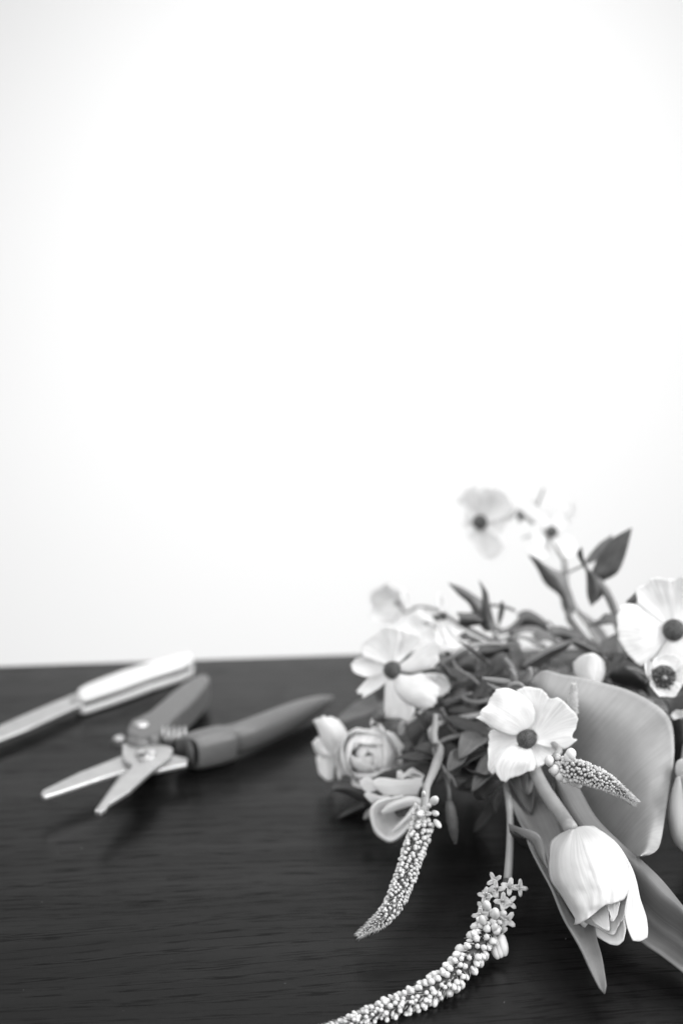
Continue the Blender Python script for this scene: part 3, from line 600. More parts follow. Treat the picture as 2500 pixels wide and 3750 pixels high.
# ---- M: bud behind the folded leaf
Mb = Free('flower_bud', 'single white closed bud peeping over the broad folded leaf', RM, (1440, 720), .690)
Mb.petal([yy([(1300, 590), (1310, 680), (1350, 745), (1420, 790)], .690), yy([(1390, 520), (1390, 640), (1410, 730), (1450, 800)], .685), yy([(1470, 508), (1460, 620), (1475, 720), (1480, 800)], .6835), yy([(1530, 525), (1530, 640), (1520, 730), (1510, 800)], .685)])
Mb.petal([yy([(1460, 505), (1460, 620), (1470, 720), (1480, 800)], .688), yy([(1530, 520), (1540, 640), (1530, 730), (1520, 800)], .685), yy([(1600, 590), (1605, 690), (1580, 760), (1550, 805)], .690)])
Mb.petal([yy([(1340, 560), (1360, 680), (1400, 780)], .694), yy([(1480, 500), (1480, 660), (1480, 790)], .698), yy([(1580, 570), (1570, 680), (1540, 790)], .694)])
stem_to_hub(Mb.o, P(*RM(1480, 780), .693), P(*RM(1520, 850), .71), .0014, 'stem_mid', 0)

# ------------------------------------------------------------------ tulip in front
T = thing('tulip', 'single white tulip lying in front at the lower right with two long leaves', 'tulip', P(2065, 3045, .60))
TB, TT = (2087.0, 3038.0), (2253.0, 3460.0); TL = math.hypot(TT[0] - TB[0], TT[1] - TB[1]); TX = ((TT[0] - TB[0]) / TL, (TT[1] - TB[1]) / TL)
PROF = [(-.3, 30), (-.02, 45), (.05, 88), (.15, 118), (.28, 134), (.42, 140), (.55, 136), (.7, 126), (.85, 110), (1, 92), (1.3, 80)]
def tprof(s):
    for (a, b), (c, d) in zip(PROF, PROF[1:]):
        if s <= c: return b + (d - b) * max(0, (s - a) / (c - a))
    return PROF[-1][1]
def tpoint(x, y, side, push=0.0):
    px, py = RT(x, y); s = ((px - TB[0]) * TX[0] + (py - TB[1]) * TX[1]) / TL
    wv = (px - TB[0]) * -TX[1] + (py - TB[1]) * TX[0]; r = tprof(s)
    off = math.sqrt(max(0.02, 1 - min(1, abs(wv) / r) ** 2)) * r / 8200
    Y = .589 + (.536 - .589) * s; p = P(px, py, Y); d = (p - CP).normalized()
    return p - d * (side * off + push)
def tpetal(rails, side=1.0, push=0.0, ripple=.0006, nv=26, nu=16, endpush=0.0, name='petal', ridge=.5):
    rows = loft([[tpoint(q[0], q[1], q[2] if len(q) > 2 else side, push) for q in r] for r in rails], nv, nu)
    sd = random.random() * 30
    for j, row in enumerate(rows):
        v = j / nv
        for i, p in enumerate(row):
            u = i / nu; d = (p - CP).normalized()
            row[i] = p - d * (ripple * v * v * (rip(p, 150, sd) + .4 * rip(p, 380, sd)) * 2 + endpush * max(0, v - .6) * 2.5 + .0003 * math.sin(math.pi * v) * math.exp(-((u - ridge) / .03) ** 2) + .00022 * math.sin(math.pi * v) * rip(Vector((u * .12, v * .004, 0)), 160, sd))
    return grid(name, rows, 'tulip', T, .0005)
tpetal([[(420, 290), (300, 700), (400, 1130), (540, 1360), (740, 1512), (885, 1597)], [(500, 280), (600, 800), (700, 1200), (760, 1380), (850, 1500), (940, 1608)], [(560, 270), (800, 800), (900, 1200), (930, 1380), (960, 1500), (985, 1604)], [(600, 260), (950, 700), (1060, 1100), (1045, 1290), (1068, 1420), (1040, 1555)]], -.75, 0, .0004, 30, 18)
tpetal([[(450, 290), (400, 800), (500, 1180), (580, 1325), (700, 1390), (870, 1482)], [(520, 270), (650, 800), (750, 1200), (780, 1330), (840, 1420), (920, 1492)], [(600, 260), (900, 800), (960, 1150), (980, 1290), (965, 1390), (945, 1470)], [(640, 260), (1000, 700), (1090, 1050), (1040, 1290), (980, 1370), (968, 1400)]], -.25, 0, .0005, 30, 18)
tpetal([[(470, 290), (500, 800), (620, 1150), (640, 1270), (700, 1350), (840, 1440)], [(520, 280), (660, 850), (760, 1150), (770, 1260), (810, 1350), (870, 1445)], [(560, 270), (780, 850), (860, 1170), (870, 1260), (880, 1350), (882, 1420)]], .25, 0, .0004)
tpetal([[(600, 300), (800, 850), (860, 1120), (855, 1190), (890, 1260), (890, 1325)], [(640, 300), (880, 850), (930, 1120), (930, 1190), (940, 1270), (910, 1335)], [(680, 300), (960, 850), (1000, 1100), (985, 1180), (970, 1260), (930, 1330)]], .45, 0, .0006)
tpetal([[(640, 240, .7), (900, 500, .7), (1050, 800, .5), (1085, 1000, .4), (1050, 1240, .4), (1100, 1450, .5), (1150, 1555, .6)], [(670, 240, .6), (930, 460, .6), (1100, 750, .5), (1150, 950, .5), (1160, 1200, .7), (1200, 1450, .8), (1230, 1562, .8)], [(700, 242, .3), (955, 430, .2), (1125, 690, .1), (1195, 880, .1), (1235, 1080, .2), (1302, 1280, .4), (1322, 1430, .5), (1312, 1522, .6)]], .5, 0, .0004)
tpetal([[(420, 285, .5), (300, 340, .3), (203, 430, .1), (188, 600, .05), (180, 722, .05), (210, 870, .1), (320, 1030, .2), (400, 1160, .3), (488, 1305, .55), (476, 1372, .7)], [(450, 280), (380, 400), (320, 520), (305, 680), (330, 830), (410, 980), (470, 1080), (520, 1180), (550, 1290), (530, 1362)], [(475, 272), (450, 420), (440, 600), (470, 750), (510, 880), (560, 990), (600, 1080), (625, 1160), (620, 1250), (590, 1330)], [(490, 266), (530, 420), (560, 600), (610, 760), (650, 890), (690, 990), (710, 1060), (705, 1140), (668, 1215), (648, 1290)], [(510, 255), (590, 430), (665, 620), (725, 790), (775, 920), (805, 1000), (825, 1060), (830, 1100), (830, 1130), (826, 1150)], [(535, 247), (640, 400), (740, 590), (810, 760), (850, 890), (875, 980), (885, 1040), (892, 1080), (895, 1110), (895, 1138)], [(590, 238), (740, 370), (860, 560), (940, 750), (970, 880), (980, 960), (980, 1010), (976, 1050), (972, 1085), (968, 1110)], [(640, 240, .75), (820, 320, .5), (960, 460, .35), (1085, 660, .3), (1115, 850, .35), (1100, 960, .4), (1085, 1010, .45), (1065, 1045, .5), (1050, 1070, .5), (1035, 1088, .5)]], 1, 0, .0010, 44, 42, ridge=.57)
tube('stem', [tpoint(440, 270, 0), P(*RT(330, 110), .606), P(*RT(240, -20), .612), P(1985, 2880, .622), P(1955, 2800, .640), P(2000, 2740, .68), HUB[1]], [.0033, .0034, .0034, .0033, .0032, .003, .003], 'stem', T, 14, 36)
# left leaf: a long trough ending in a point on the table
lL = [(1850, 2850, .650), (1856, 2890, .642), (1866, 2925, .634), (1888, 2982, .622), (1918, 3045, .606), (1941, 3108, .594), (1980, 3185, .580), (2018, 3256, .567), (2061, 3361, .551), (2123, 3471, .535), (2161, 3557, .524), (2198, 3630, .5165), (2211, 3641, .5155)]
lM = [(1905, 2850, .652), (1915, 2900, .646), (1930, 2950, .638), (1960, 3020, .626), (1990, 3090, .612), (2010, 3150, .602), (2040, 3220, .588), (2075, 3300, .574), (2115, 3390, .556), (2150, 3470, .540), (2180, 3550, .526), (2206, 3625, .5165), (2212, 3641, .5155)]
lR = [(1990, 2850, .648), (2020, 2910, .644), (2050, 2970, .632), (2080, 3040, .620), (2110, 3110, .608), (2135, 3180, .596), (2155, 3250, .582), (2170, 3330, .566), (2184, 3430, .546), (2202, 3500, .534), (2213, 3560, .524), (2219, 3615, .5165), (2213, 3640, .5155)]
leaf('leaf', S0, [lL, lM, lR], 'leaf_tulip', T, .0009, 0, .0004, 40, 14)
rim = [(x, y, Y - .0006) for x, y, Y in lL[:-1]]
# right leaf: broad trough with its far edge turned over
hA = [(2040, 2830, .640), (2070, 2850, .636), (2112, 2877, .630), (2179, 2992, .612), (2271, 3088, .596), (2326, 3134, .587), (2420, 3223, .572), (2500, 3323, .556), (2600, 3450, .535)]
hB = [(2035, 2850, .636), (2055, 2900, .629), (2085, 2970, .617), (2150, 3060, .602), (2250, 3130, .588), (2324, 3182, .578), (2420, 3284, .562), (2500, 3348, .550), (2600, 3475, .529)]
hC = [(2030, 2860, .642), (2045, 2930, .636), (2070, 3010, .624), (2130, 3120, .608), (2230, 3230, .590), (2320, 3310, .576), (2420, 3400, .562), (2500, 3455, .552), (2600, 3560, .534)]
hD = [(2025, 2870, .640), (2035, 2950, .632), (2055, 3040, .618), (2110, 3180, .594), (2220, 3330, .566), (2343, 3447, .547), (2420, 3500, .5385), (2500, 3562, .530), (2600, 3650, .517)]
leaf('leaf', S0, [hA, hB, hC, hD], 'leaf_tulip', T, .0009, 0, .0004, 40, 21)

# ------------------------------------------------------------------ broad folded leaf
gl = thing('folded_leaf', 'broad smooth grey leaf folding over behind the tulip', 'leaf', P(1950, 2490, .68))
gA = [(1945, 2490, 0.672), (1990, 2455, 0.668), (2052, 2470, 0.664), (2130, 2482, 0.66), (2200, 2500, 0.657), (2289, 2524, 0.652), (2367, 2560, 0.646), (2426, 2601, 0.64), (2460, 2655, 0.64), (2468, 2760, 0.632), (2455, 2855, 0.626), (2441, 2951, 0.612), (2428, 3030, 0.6), (2413, 3100, 0.589), (2389, 3127, 0.579), (2352, 3137, 0.577)]
gB = [(1942, 2500, 0.671), (1975, 2530, 0.6636), (2030, 2570, 0.6575), (2100, 2600, 0.6525), (2170, 2640, 0.648), (2230, 2690, 0.6425), (2280, 2750, 0.637), (2315, 2810, 0.6315), (2340, 2870, 0.626), (2355, 2930, 0.6165), (2365, 2990, 0.6095), (2370, 3040, 0.599), (2370, 3080, 0.5895), (2365, 3110, 0.5805), (2355, 3127, 0.576), (2345, 3136, 0.5735)]
gC = [(1940, 2512, 0.686), (1945, 2590, 0.678), (1955, 2660, 0.672), (1975, 2730, 0.666), (2010, 2800, 0.66), (2045, 2860, 0.662), (2080, 2915, 0.657), (2115, 2960, 0.652), (2150, 3005, 0.647), (2185, 3045, 0.636), (2215, 3080, 0.628), (2245, 3105, 0.621), (2272, 3122, 0.6105), (2298, 3133, 0.6), (2322, 3139, 0.5915), (2340, 3139, 0.577)]
leaf('leaf_blade', S0, [gA, gB, gC], 'leaf_broad', gl, .0006, 0, .0005, 44, 18)
stem_to_hub(gl, P(1945, 2500, .672), P(2000, 2520, .69), .0018, 'stem_mid', 2)

# ------------------------------------------------------------------ spikes
BUDS = {}
def bud_mesh(kind, mname):
    key = kind + mname
    if key in BUDS: return BUDS[key]
    V = []; F = []; prof = {'round': [(0, .10), (.36, .38), (.62, .5), (.86, .36), (1, .06)], 'long': [(0, .10), (.30, .28), (.60, .40), (.86, .29), (1, .05)], 'fine': [(0, .08), (.3, .24), (.65, .26), (1, .03)]}[kind]
    n = 6 if kind != 'fine' else 5
    for zz, rr in prof:
        for i in range(n):
            th = 2 * math.pi * i / n; V.append((rr * math.cos(th) , rr * math.sin(th), zz))
    for j in range(len(prof) - 1):
        for i in range(n): F.append((j * n + i, j * n + (i + 1) % n, (j + 1) * n + (i + 1) % n, (j + 1) * n + i))
    F.append(tuple((len(prof) - 1) * n + i for i in range(n)))
    me = bpy.data.meshes.new('bud'); me.from_pydata(V, [], F); me.polygons.foreach_set('use_smooth', [True] * len(me.polygons)); me.materials.append(M[mname])
    me.materials.append(M['calyx_shade']); me.polygons.foreach_set('material_index', [1 if k < n else 0 for k in range(len(me.polygons))])
    BUDS[key] = me; return me
def spike(o, pts, rcore, budlen, nb, kind, mname, fine_from=.75, parts=280, lean=.55, hairs=300, start=0.0, sizejit=.12, wid=1.0):
    """rcore, budlen: lists along the spike"""
    seg = 80; c = resample(pts, seg)
    Ln = [0]
    for a, b in zip(c, c[1:]): Ln.append(Ln[-1] + (b - a).length)
    def at(l, t): s = t * (len(l) - 1); i = min(int(s), len(l) - 2); f = s - i; return l[i] * (1 - f) + l[i + 1] * f
    def frame(t):
        s = t * seg; k = min(int(s), seg - 1); p = c[k].lerp(c[k + 1], s - k); tg = (c[min(k + 2, seg)] - c[max(k - 1, 0)]).normalized()
        a = tg.cross(Vector((0, 0, 1))).normalized(); return p, tg, a, a.cross(tg)
    tube('spike_axis', [Vector(p) for p in pts], [max(.0006, at(rcore, i / (len(pts) - 1))) for i in range(len(pts))], 'spike_stem_shade', o, 10, 40)
    # density ~ 1/budlen^2: cumulative table
    cum = [0]; N_ = 200
    for i in range(N_): bl = at(budlen, (i + .5) / N_); cum.append(cum[-1] + (at(rcore, (i + .5) / N_) + bl * .5) / (bl * bl))
    buds = []
    for k in range(nb):
        tgt = cum[-1] * (k + .5) / nb; i = next(i for i in range(N_) if cum[i + 1] >= tgt); t = start + (1 - start) * (i + (tgt - cum[i]) / (cum[i + 1] - cum[i])) / N_
        if random.random() < .05: continue
        t = min(.998, max(start, t + random.uniform(-.008, .008))); th = k * 2.399963 + random.uniform(-.26, .26); p, tg, a, b = frame(min(t, .999)); rad = a * math.cos(th) + b * math.sin(th)
        d = (rad + tg * (lean + random.uniform(-.12, .12) + (t > .85) * (t - .85) * 6)).normalized()
        s = at(budlen, t) * random.uniform(1 - sizejit, 1 + sizejit)
        buds.append((rad.dot((CP - p).normalized()), t, p + rad * at(rcore, t) * .85, d, s))
    big = sorted(buds, key=lambda q: -(q[0] > -.15) * q[4] * (1 + .3 * q[0]))
    vis = [q for q in big if q[0] > -.15][:parts]; ids = set(id(q) for q in vis); rest = [q for q in buds if id(q) not in ids]
    off = base_of(o)
    for q in vis:
        me = bud_mesh(kind if q[1] < fine_from else 'fine', mname); ob = bpy.data.objects.new('bud', me); col.objects.link(ob); ob.parent = o
        ob.location = q[2] - off; ob.rotation_mode = 'QUATERNION'; ob.rotation_quaternion = q[3].to_track_quat('Z', 'Y') @ Quaternion((0, 0, 1), random.uniform(0, 6))
        wj = wid * random.uniform(.9, 1.1); ob.scale = (q[4] * wj, q[4] * wj * random.uniform(.9, 1.1), q[4])
    V = []; F = []
    for q in rest:
        me = bud_mesh('fine' if q[1] >= fine_from else kind, mname); mw = Matrix.Translation(q[2]) @ q[3].to_track_quat('Z', 'Y').to_matrix().to_4x4() @ Matrix.Scale(q[4], 4); k0 = len(V)
        V += [mw @ v.co for v in me.vertices]; F += [tuple(k0 + i for i in pl.vertices) for pl in me.polygons]
    if V: build('far_buds', V, F, mname, o)['kind'] = 'stuff'
    V = []; F = []
    for k in range(hairs):
        t = random.uniform(.05, 1) ** .6; p, tg, a, b = frame(min(t, .998)); th = random.uniform(0, 6.283); rad = a * math.cos(th) + b * math.sin(th)
        bl = at(budlen, t); p0 = p + rad * at(rcore, t) * .7; d = (rad + tg * (.5 + t * .8)).normalized(); ln = bl * random.uniform(.9, 1.3) + .0013 * t * t
        sd = d.cross(tg).normalized() * (bl * .06); p1 = p0 + d * ln
        k0 = len(V); V += [p0 + sd, p0 - sd, p0 + d * ln * .6 + sd * .6, p0 + d * ln * .6 - sd * .6, p1 + tg * ln * .12]
        F += [(k0, k0 + 1, k0 + 3, k0 + 2), (k0 + 2, k0 + 3, k0 + 4)]
    if V:
        bo = build('bracts', V, F, 'bract', o, True, .00012); bo['kind'] = 'stuff'
def floret(o, p, d, size):
    """small open four lobed blossom with two stamens"""
    q = d.to_track_quat('Z', 'Y').to_matrix() @ Matrix.Rotation(random.uniform(0, 6), 3, 'Z')
    rows = []; n = 24; lj = [random.uniform(.8, 1.15) for _ in range(4)]; bend = random.uniform(-.15, .3)
    for j, (rr, zz) in enumerate(((.09, 0), (.17, .35), (.27, .62), (.50, .80), (.80, .90), (1.0, .86))):
        row = []
        for i in range(n + 1):
            th = 2 * math.pi * i / n; lb = .5 + .5 * math.cos(4 * th); k_ = lj[int((th + math.pi / 4) / (math.pi / 2)) % 4]
            g = 1 if j < 2 else 1 + (lb - .55) * (.0, .0, .25, .55, .85, .95)[j] * k_
            row.append(p + q @ (Vector((math.cos(th) * rr * g, math.sin(th) * rr * g, zz + (bend * lb * (rr - .3) if j > 2 else 0) + (.05 * random.uniform(-1, 1) if j > 3 else 0))) * size * .62))
        rows.append(row)
    f = grid('floret', rows, 'floret', o, .00015)
    for s in (-1, 1):
        st = q @ Vector((s * .22, .1, 1.5)) * size * .7
        tube('stamen', [p + q @ Vector((0, 0, .2)) * size, p + st * .6, p + st], [.00018, .00016, .0003], 'bud', f, 5, 5)

# left spike
V1 = thing('flower_spike', 'curved bud spike hanging from the cupped flower, middle of the picture', 'flower spike', P(1570, 2990, .607), 'bud covered flower spikes')
v1p = [P(*RVZ(690, 190), .607), P(*RVZ(650, 320), .600), P(*RVZ(600, 470), .591), P(*RVZ(545, 640), .580), P(*RVZ(470, 810), .570), P(*RVZ(380, 920), .564), P(*RVZ(225, 1030), .559)]
spike(V1, v1p, [.0028, .0034, .0036, .0035, .0032, .0024, .0003], [.0040, .0035, .0030, .0027, .0024, .0021, .0012], 480, 'round', 'bud_grey', .80, 290, .6, 700, wid=.66)
tube('stem', [v1p[0], P(*RL(1010, 620), .615), P(*RL(1040, 480), .622), P(*RL(1110, 330), .632), P(*RL(1180, 150), .645), P(*RL(1230, 0), .660), P(1640, 2640, .69), HUB[0]], [.0022, .0020, .0018, .0022, .0026, .0020, .0016, .0015], 'stem', V1, 10, 40)
for x, y, s in ((1130, 720, .0085), (1060, 790, .005), (1150, 900, .006), (1180, 1050, .006), (940, 900, .008), (930, 1030, .0075), (985, 620, .0045)):
    p = P(*RL(x, y), .603); d = (p - P(*RL(1010, 850), .612)).normalized()
    rot = d.to_track_quat('Z', 'Y').to_matrix(); ellip('bud', p, (s * .24, s * .24, s * .5), 'bud', V1, 10, 8, rot)
for x, y in ((900, 960), (990, 890), (870, 860)): floret(V1, P(*RL(x, y), .605), (CP - P(*RL(x, y), .605) + Vector((random.uniform(-.3, .3), 0, random.uniform(-.2, .2)))).normalized(), .0045)
# long front spike
V2 = thing('flower_spike', 'long bud spike with open florets running out of the bottom edge', 'flower spike', P(1862, 3220, .585), 'bud covered flower spikes')
v2p = [P(*RVZ(1285, 640), .5865), P(*RVZ(1215, 850), .569), P(*RVZ(1120, 1040), .554), P(*RVZ(1000, 1210), .541), P(*RVZ(840, 1370), .529), P(*RVZ(640, 1480), .521), P(*RVZ(400, 1580), .5145), P(*RVZ(130, 1680), .508), P(*RVZ(-120, 1740), .504)]
spike(V2, v2p, [.0018, .0021, .0024, .0028, .0030, .0030, .0027, .0018, .0005], [.0054, .0053, .0051, .0047, .0043, .0038, .0032, .0026, .0018], 400, 'long', 'bud', .86, 295, .55, 800, start=.16, sizejit=.24, wid=.76)
tube('stem', [P(1858, 3230, .588), P(1866, 3110, .605), P(1868, 3000, .622), P(1862, 2930, .634), P(1856, 2860, .66), P(1900, 2760, .69), HUB[0]], [.0021, .0019, .0018, .0018, .0017, .0015, .0015], 'stem', V2, 10, 36)
for x, y, s in ((1195, 640, .0075), (1200, 700, .0080), (1315, 690, .0085), (1150, 735, .0078), (1250, 790, .0082), (1400, 690, .0080), (1100, 750, .0075), (1320, 800, .0075), (1080, 840, .0078), (1300, 920, .0085), (1050, 890, .0078), (1230, 1010, .0070)):
    p = P(*RVZ(x, y), .574 + (640 - y) * .00006); ax_p = P(*RVZ(1250, y + 20), .578)
    d = ((p - ax_p).normalized() + (CP - p).normalized() * .3 + Vector((random.uniform(-.3, .3), 0, random.uniform(-.1, .4)))).normalized(); floret(V2, ax_p.lerp(p, .7), d, s * .62)
for x, y, x2, y2, s in ((1150, 850, 1130, 790, .0085), (1200, 915, 1200, 840, .0090), (1120, 960, 1100, 890, .008), (1190, 1000, 1200, 950, .0078), (1215, 1060, 1240, 1170, .0105), (1190, 1070, 1215, 1180, .0105), (1240, 1040, 1270, 1165, .0105)):
    a = P(*RVZ(x, y), .556); b = P(*RVZ(x2, y2), .551); rot = (b - a).normalized().to_track_quat('Z', 'Y').to_matrix()
    ellip('bud', a.lerp(b, .5), (s * .23, s * .23, s * .48), 'bud', V2, 10, 8, rot)
# spike in front of the folded leaf
V3 = thing('flower_spike', 'short tapering bud spike in front of the broad folded leaf', 'flower spike', P(2010, 2775, .598), 'bud covered flower spikes')
v3p = [P(*RG(60, 600), .602), P(*RG(190, 665), .598), P(*RG(330, 700), .593), P(*RG(500, 750), .588), P(*RG(680, 830), .582), P(*RG(850, 940), .577), P(*RG(1010, 1060), .573)]
spike(V3, v3p, [.0024, .0036, .0040, .0036, .0028, .0016, .0003], [.0034, .0030, .0026, .0023, .0020, .0017, .0011], 520, 'round', 'bud_grey', .78, 290, .6, 700, wid=.66)
tube('stem', [v3p[0], P(*RG(150, 480), .604), P(*RG(90, 400), .625), P(1990, 2690, .66), HUB[1]], [.0020, .0016, .0015, .0015, .0015], 'stem', V3, 8, 24)
for x, y, s in ((30, 585, .0062), (95, 690, .0062), (155, 760, .0066), (280, 510, .0070), (250, 545, .006), (310, 820, .006), (370, 850, .0055), (215, 790, .006)):
    p = P(*RG(x, y), .594); ellip('bud', p, (s * .36, s * .36, s * .42), 'bud', V3, 10, 8)
# hanging green bud spike
V4 = thing('hanging_spike', 'small dark closed spike hanging on a thin stem right of the left spike', 'flower spike', P(*RL(1360, 740), .640))
tube('spike_axis', [P(*RL(1350, 730), .641), P(*RL(1365, 820), .639), P(*RL(1385, 950), .637), P(*RL(1405, 1100), .634), P(*RL(1425, 1240), .632), P(*RL(1437, 1325), .630)], [.0018, .0024, .0026, .0024, .0018, .0004], 'leaf', V4, 12, 24)
spike(V4, [P(*RL(1360, 780), .640), P(*RL(1385, 950), .637), P(*RL(1405, 1100), .634), P(*RL(1437, 1325), .630)], [.0016, .0022, .0018, .0003], [.0018, .0015, .0013, .0009], 260, 'fine', 'leaf', .0, 120, .9, 0)
tube('stem', [P(*RL(1352, 740), .641), P(*RL(1355, 640), .643), P(*RL(1325, 450), .646), P(*RL(1270, 290), .648), P(*RL(1200, 170), .650), P(1660, 2700, .68), HUB[2]], [.0011, .0010, .0011, .0012, .0014, .0014, .0014], 'stem_mid', V4, 8, 30)
tube('stipule', [P(*RL(1200, 180), .647), P(*RL(1300, 300), .642), P(*RL(1390, 390), .641), P(*RL(1450, 520), .640)], [.0016, .0012, .0009, .0005], 'stem_mid', V4, 8, 16)
leaf('stipule', RL, [[(1270, 260, .643), (1310, 340, .641), (1330, 420, .640), (1340, 490, .640)], [(1340, 320, .641), (1370, 380, .639), (1370, 430, .639), (1342, 492, .640)]], 'leaf_pale', V4)
# upright blurred spike behind flower A
V5 = thing('upright_spike', 'slim pale upright spike between the middle flower and folded leaf', 'flower spike', P(*RA(1240, 500), .645))
tube('spike_axis', [P(*RA(1235, 520), .640), P(*RA(1242, 400), .638), P(*RA(1250, 280), .637), P(*RA(1255, 172), .636)], [.0026, .0023, .0019, .0012], 'bud_grey', V5, 10, 14)
spike(V5, [P(*RA(1235, 520), .640), P(*RA(1242, 400), .638), P(*RA(1250, 280), .637), P(*RA(1255, 175), .636)], [.0022, .0018, .0014, .0010], [.0018, .0016, .0014, .0012], 160, 'fine', 'bud_grey', 0, 80, .9, 0)
tube('stem', [P(*RA(1232, 520), .641), P(*RA(1220, 650), .648), P(2100, 2700, .68), HUB[1]], .0012, 'stem_mid', V5, 8, 14)

# ------------------------------------------------------------------ leaves and sprigs
# toothed leaf on the front spike's stem
tl = []
sv = thing('toothed_leaf', 'bent leaf with toothed edge beside the tulip on the spike stem', 'leaf', P(1867, 3030, .606))
leaf('leaf_blade', S0, [[(1862, 3016, .608), (1900, 3030, .602), (1945, 3042, .598), (1975, 3060, .594), (1992, 3098, .589), (2001, 3150, .583), (2009, 3182, .579)], [(1864, 3030, .607), (1898, 3040, .6015), (1932, 3056, .5975), (1962, 3078, .593), (1977, 3112, .588), (1992, 3155, .581), (2006, 3184, .579)], [(1866, 3046, .607), (1890, 3052, .603), (1915, 3070, .599), (1946, 3090, .596), (1960, 3122, .592), (1982, 3160, .586), (2002, 3186, .580)]], 'leaf_pale', sv, .0005, 0, .0006, 44, 5, .75)
leaf('leaf_underside', S0, [[(1866, 3046, .608), (1900, 3060, .606), (1935, 3080, .604), (1962, 3118, .598), (1975, 3150, .590)], [(1880, 3075, .612), (1905, 3100, .612), (1930, 3112, .611), (1955, 3122, .604), (1973, 3152, .592)]], 'leaf_dark', sv, .0005, 0, .0006, 36, 4, .6)

def sprig(name, label, base, leaves, stems=(), group='leaves of the bouquet'):
    o = thing(name, label, 'leaf', base, group)
    for z, rails, m, bul in leaves: leaf('leaf', z, rails, m, o, .0006, bul, .0012, 20, 10)
    for z, pts, rad, m in stems: tube('stem', [P(*z(q[0], q[1]), q[2]) for q in pts], [r * .68 for r in (rad if isinstance(rad, list) else [rad] * len(pts))], m, o, 8, 20)
    return o
Yb = .79
# upper right sprig
sprig('leafy_sprig', 'upright sprig with pointed leaves, tallest foliage at the right', P(*R2B(1150, 1050), .77), [
    (R2B, [yy([(1240, 408), (1160, 450), (1110, 485), (1040, 570), (985, 690)], .775), yy([(1240, 408), (1180, 520), (1130, 590), (1080, 660), (1020, 710)], .768), yy([(1240, 408), (1220, 500), (1195, 590), (1150, 690), (1060, 745)], .773)], 'leaf', 0),
    (R2B, [yy([(1115, 450), (1040, 500), (985, 560), (945, 615)], .782), yy([(1120, 480), (1060, 560), (1020, 610), (960, 640)], .780)], 'leaf_pale', 0),
    (R2B, [yy([(950, 660), (955, 740), (960, 840), (985, 905)], .772), yy([(985, 690), (1000, 760), (1010, 830), (990, 900)], .766), yy([(1010, 700), (1060, 770), (1050, 840), (992, 895)], .770)], 'leaf', 0),
    (R2B, [yy([(920, 530), (895, 570), (915, 620), (945, 670)], .770), yy([(920, 530), (930, 580), (940, 630), (955, 670)], .768)], 'leaf_dark', 0)],
    [(R2B, [(930, 600, .772), (960, 680, .771), (1020, 740, .770), (1080, 820, .768), (1130, 930, .766), (1160, 1060, .762), (1250, 1250, .75)], [.0009, .0016, .0030, .0036, .0034, .0030, .0025], 'stem_mid'),
     (R2B, [(840, 690, .80), (880, 670, .79), (925, 650, .775)], .0009, 'stem_mid'), (R2B, [(965, 1030, .77), (1050, 1005, .768), (1150, 990, .765)], [.001, .003, .003], 'stem_mid')])
sprig('leafy_sprig', 'broad upright pale leaf hanging below the sideways flower', P(*RU(1060, 1130), .79), [
    (RU, [yy([(750, 630), (820, 740), (890, 870), (1000, 960), (1035, 1060), (1060, 1140)], .800), yy([(800, 650), (900, 760), (980, 860), (1040, 960), (1080, 1060), (1075, 1140)], .794), yy([(860, 700), (960, 755), (1050, 790), (1085, 900), (1130, 1040), (1100, 1140)], .798)], 'leaf_pale', 0)],
    [(RU, [(1060, 1130, .79), (1090, 1200, .785), (1200, 1320, .76)], .0014, 'stem_mid')])
sprig('leafy_sprig', 'pair of narrow pointed leaves rising against the white wall in the centre', P(*RU(420, 1260), .77), [
    (RU, [yy([(95, 865), (200, 900), (300, 960), (380, 1020), (430, 1160)], .775), yy([(95, 865), (190, 930), (280, 1000), (350, 1090), (400, 1230)], .770), yy([(95, 865), (180, 960), (260, 1030), (300, 1110), (370, 1240)], .775)], 'leaf_pale', 0),
    (RU, [yy([(345, 845), (370, 930), (370, 1040), (350, 1150), (390, 1260)], .768), yy([(345, 845), (390, 930), (400, 1040), (410, 1150), (430, 1260)], .763), yy([(345, 845), (410, 940), (430, 1040), (460, 1150), (490, 1260)], .768)], 'leaf', 0),
    (RU, [yy([(160, 1105), (230, 1110), (300, 1110), (370, 1150)], .765), yy([(180, 1150), (240, 1160), (300, 1160), (370, 1180)], .760), yy([(175, 1205), (240, 1220), (310, 1210), (380, 1200)], .765)], 'leaf', 0),
    (RU, [yy([(525, 1015), (510, 1080), (500, 1140), (500, 1200)], .78), yy([(540, 1015), (550, 1080), (535, 1150), (510, 1210)], .778)], 'leaf', 0),
    (RU, [yy([(430, 1035), (500, 1040), (560, 1050), (640, 1080)], .782), yy([(430, 1060), (500, 1060), (570, 1075), (640, 1100)], .78)], 'leaf', 0)],
    [(RU, [(430, 1180, .764), (480, 1300, .755), (600, 1400, .74), (900, 1480, .74)], .0014, 'stem_mid')])
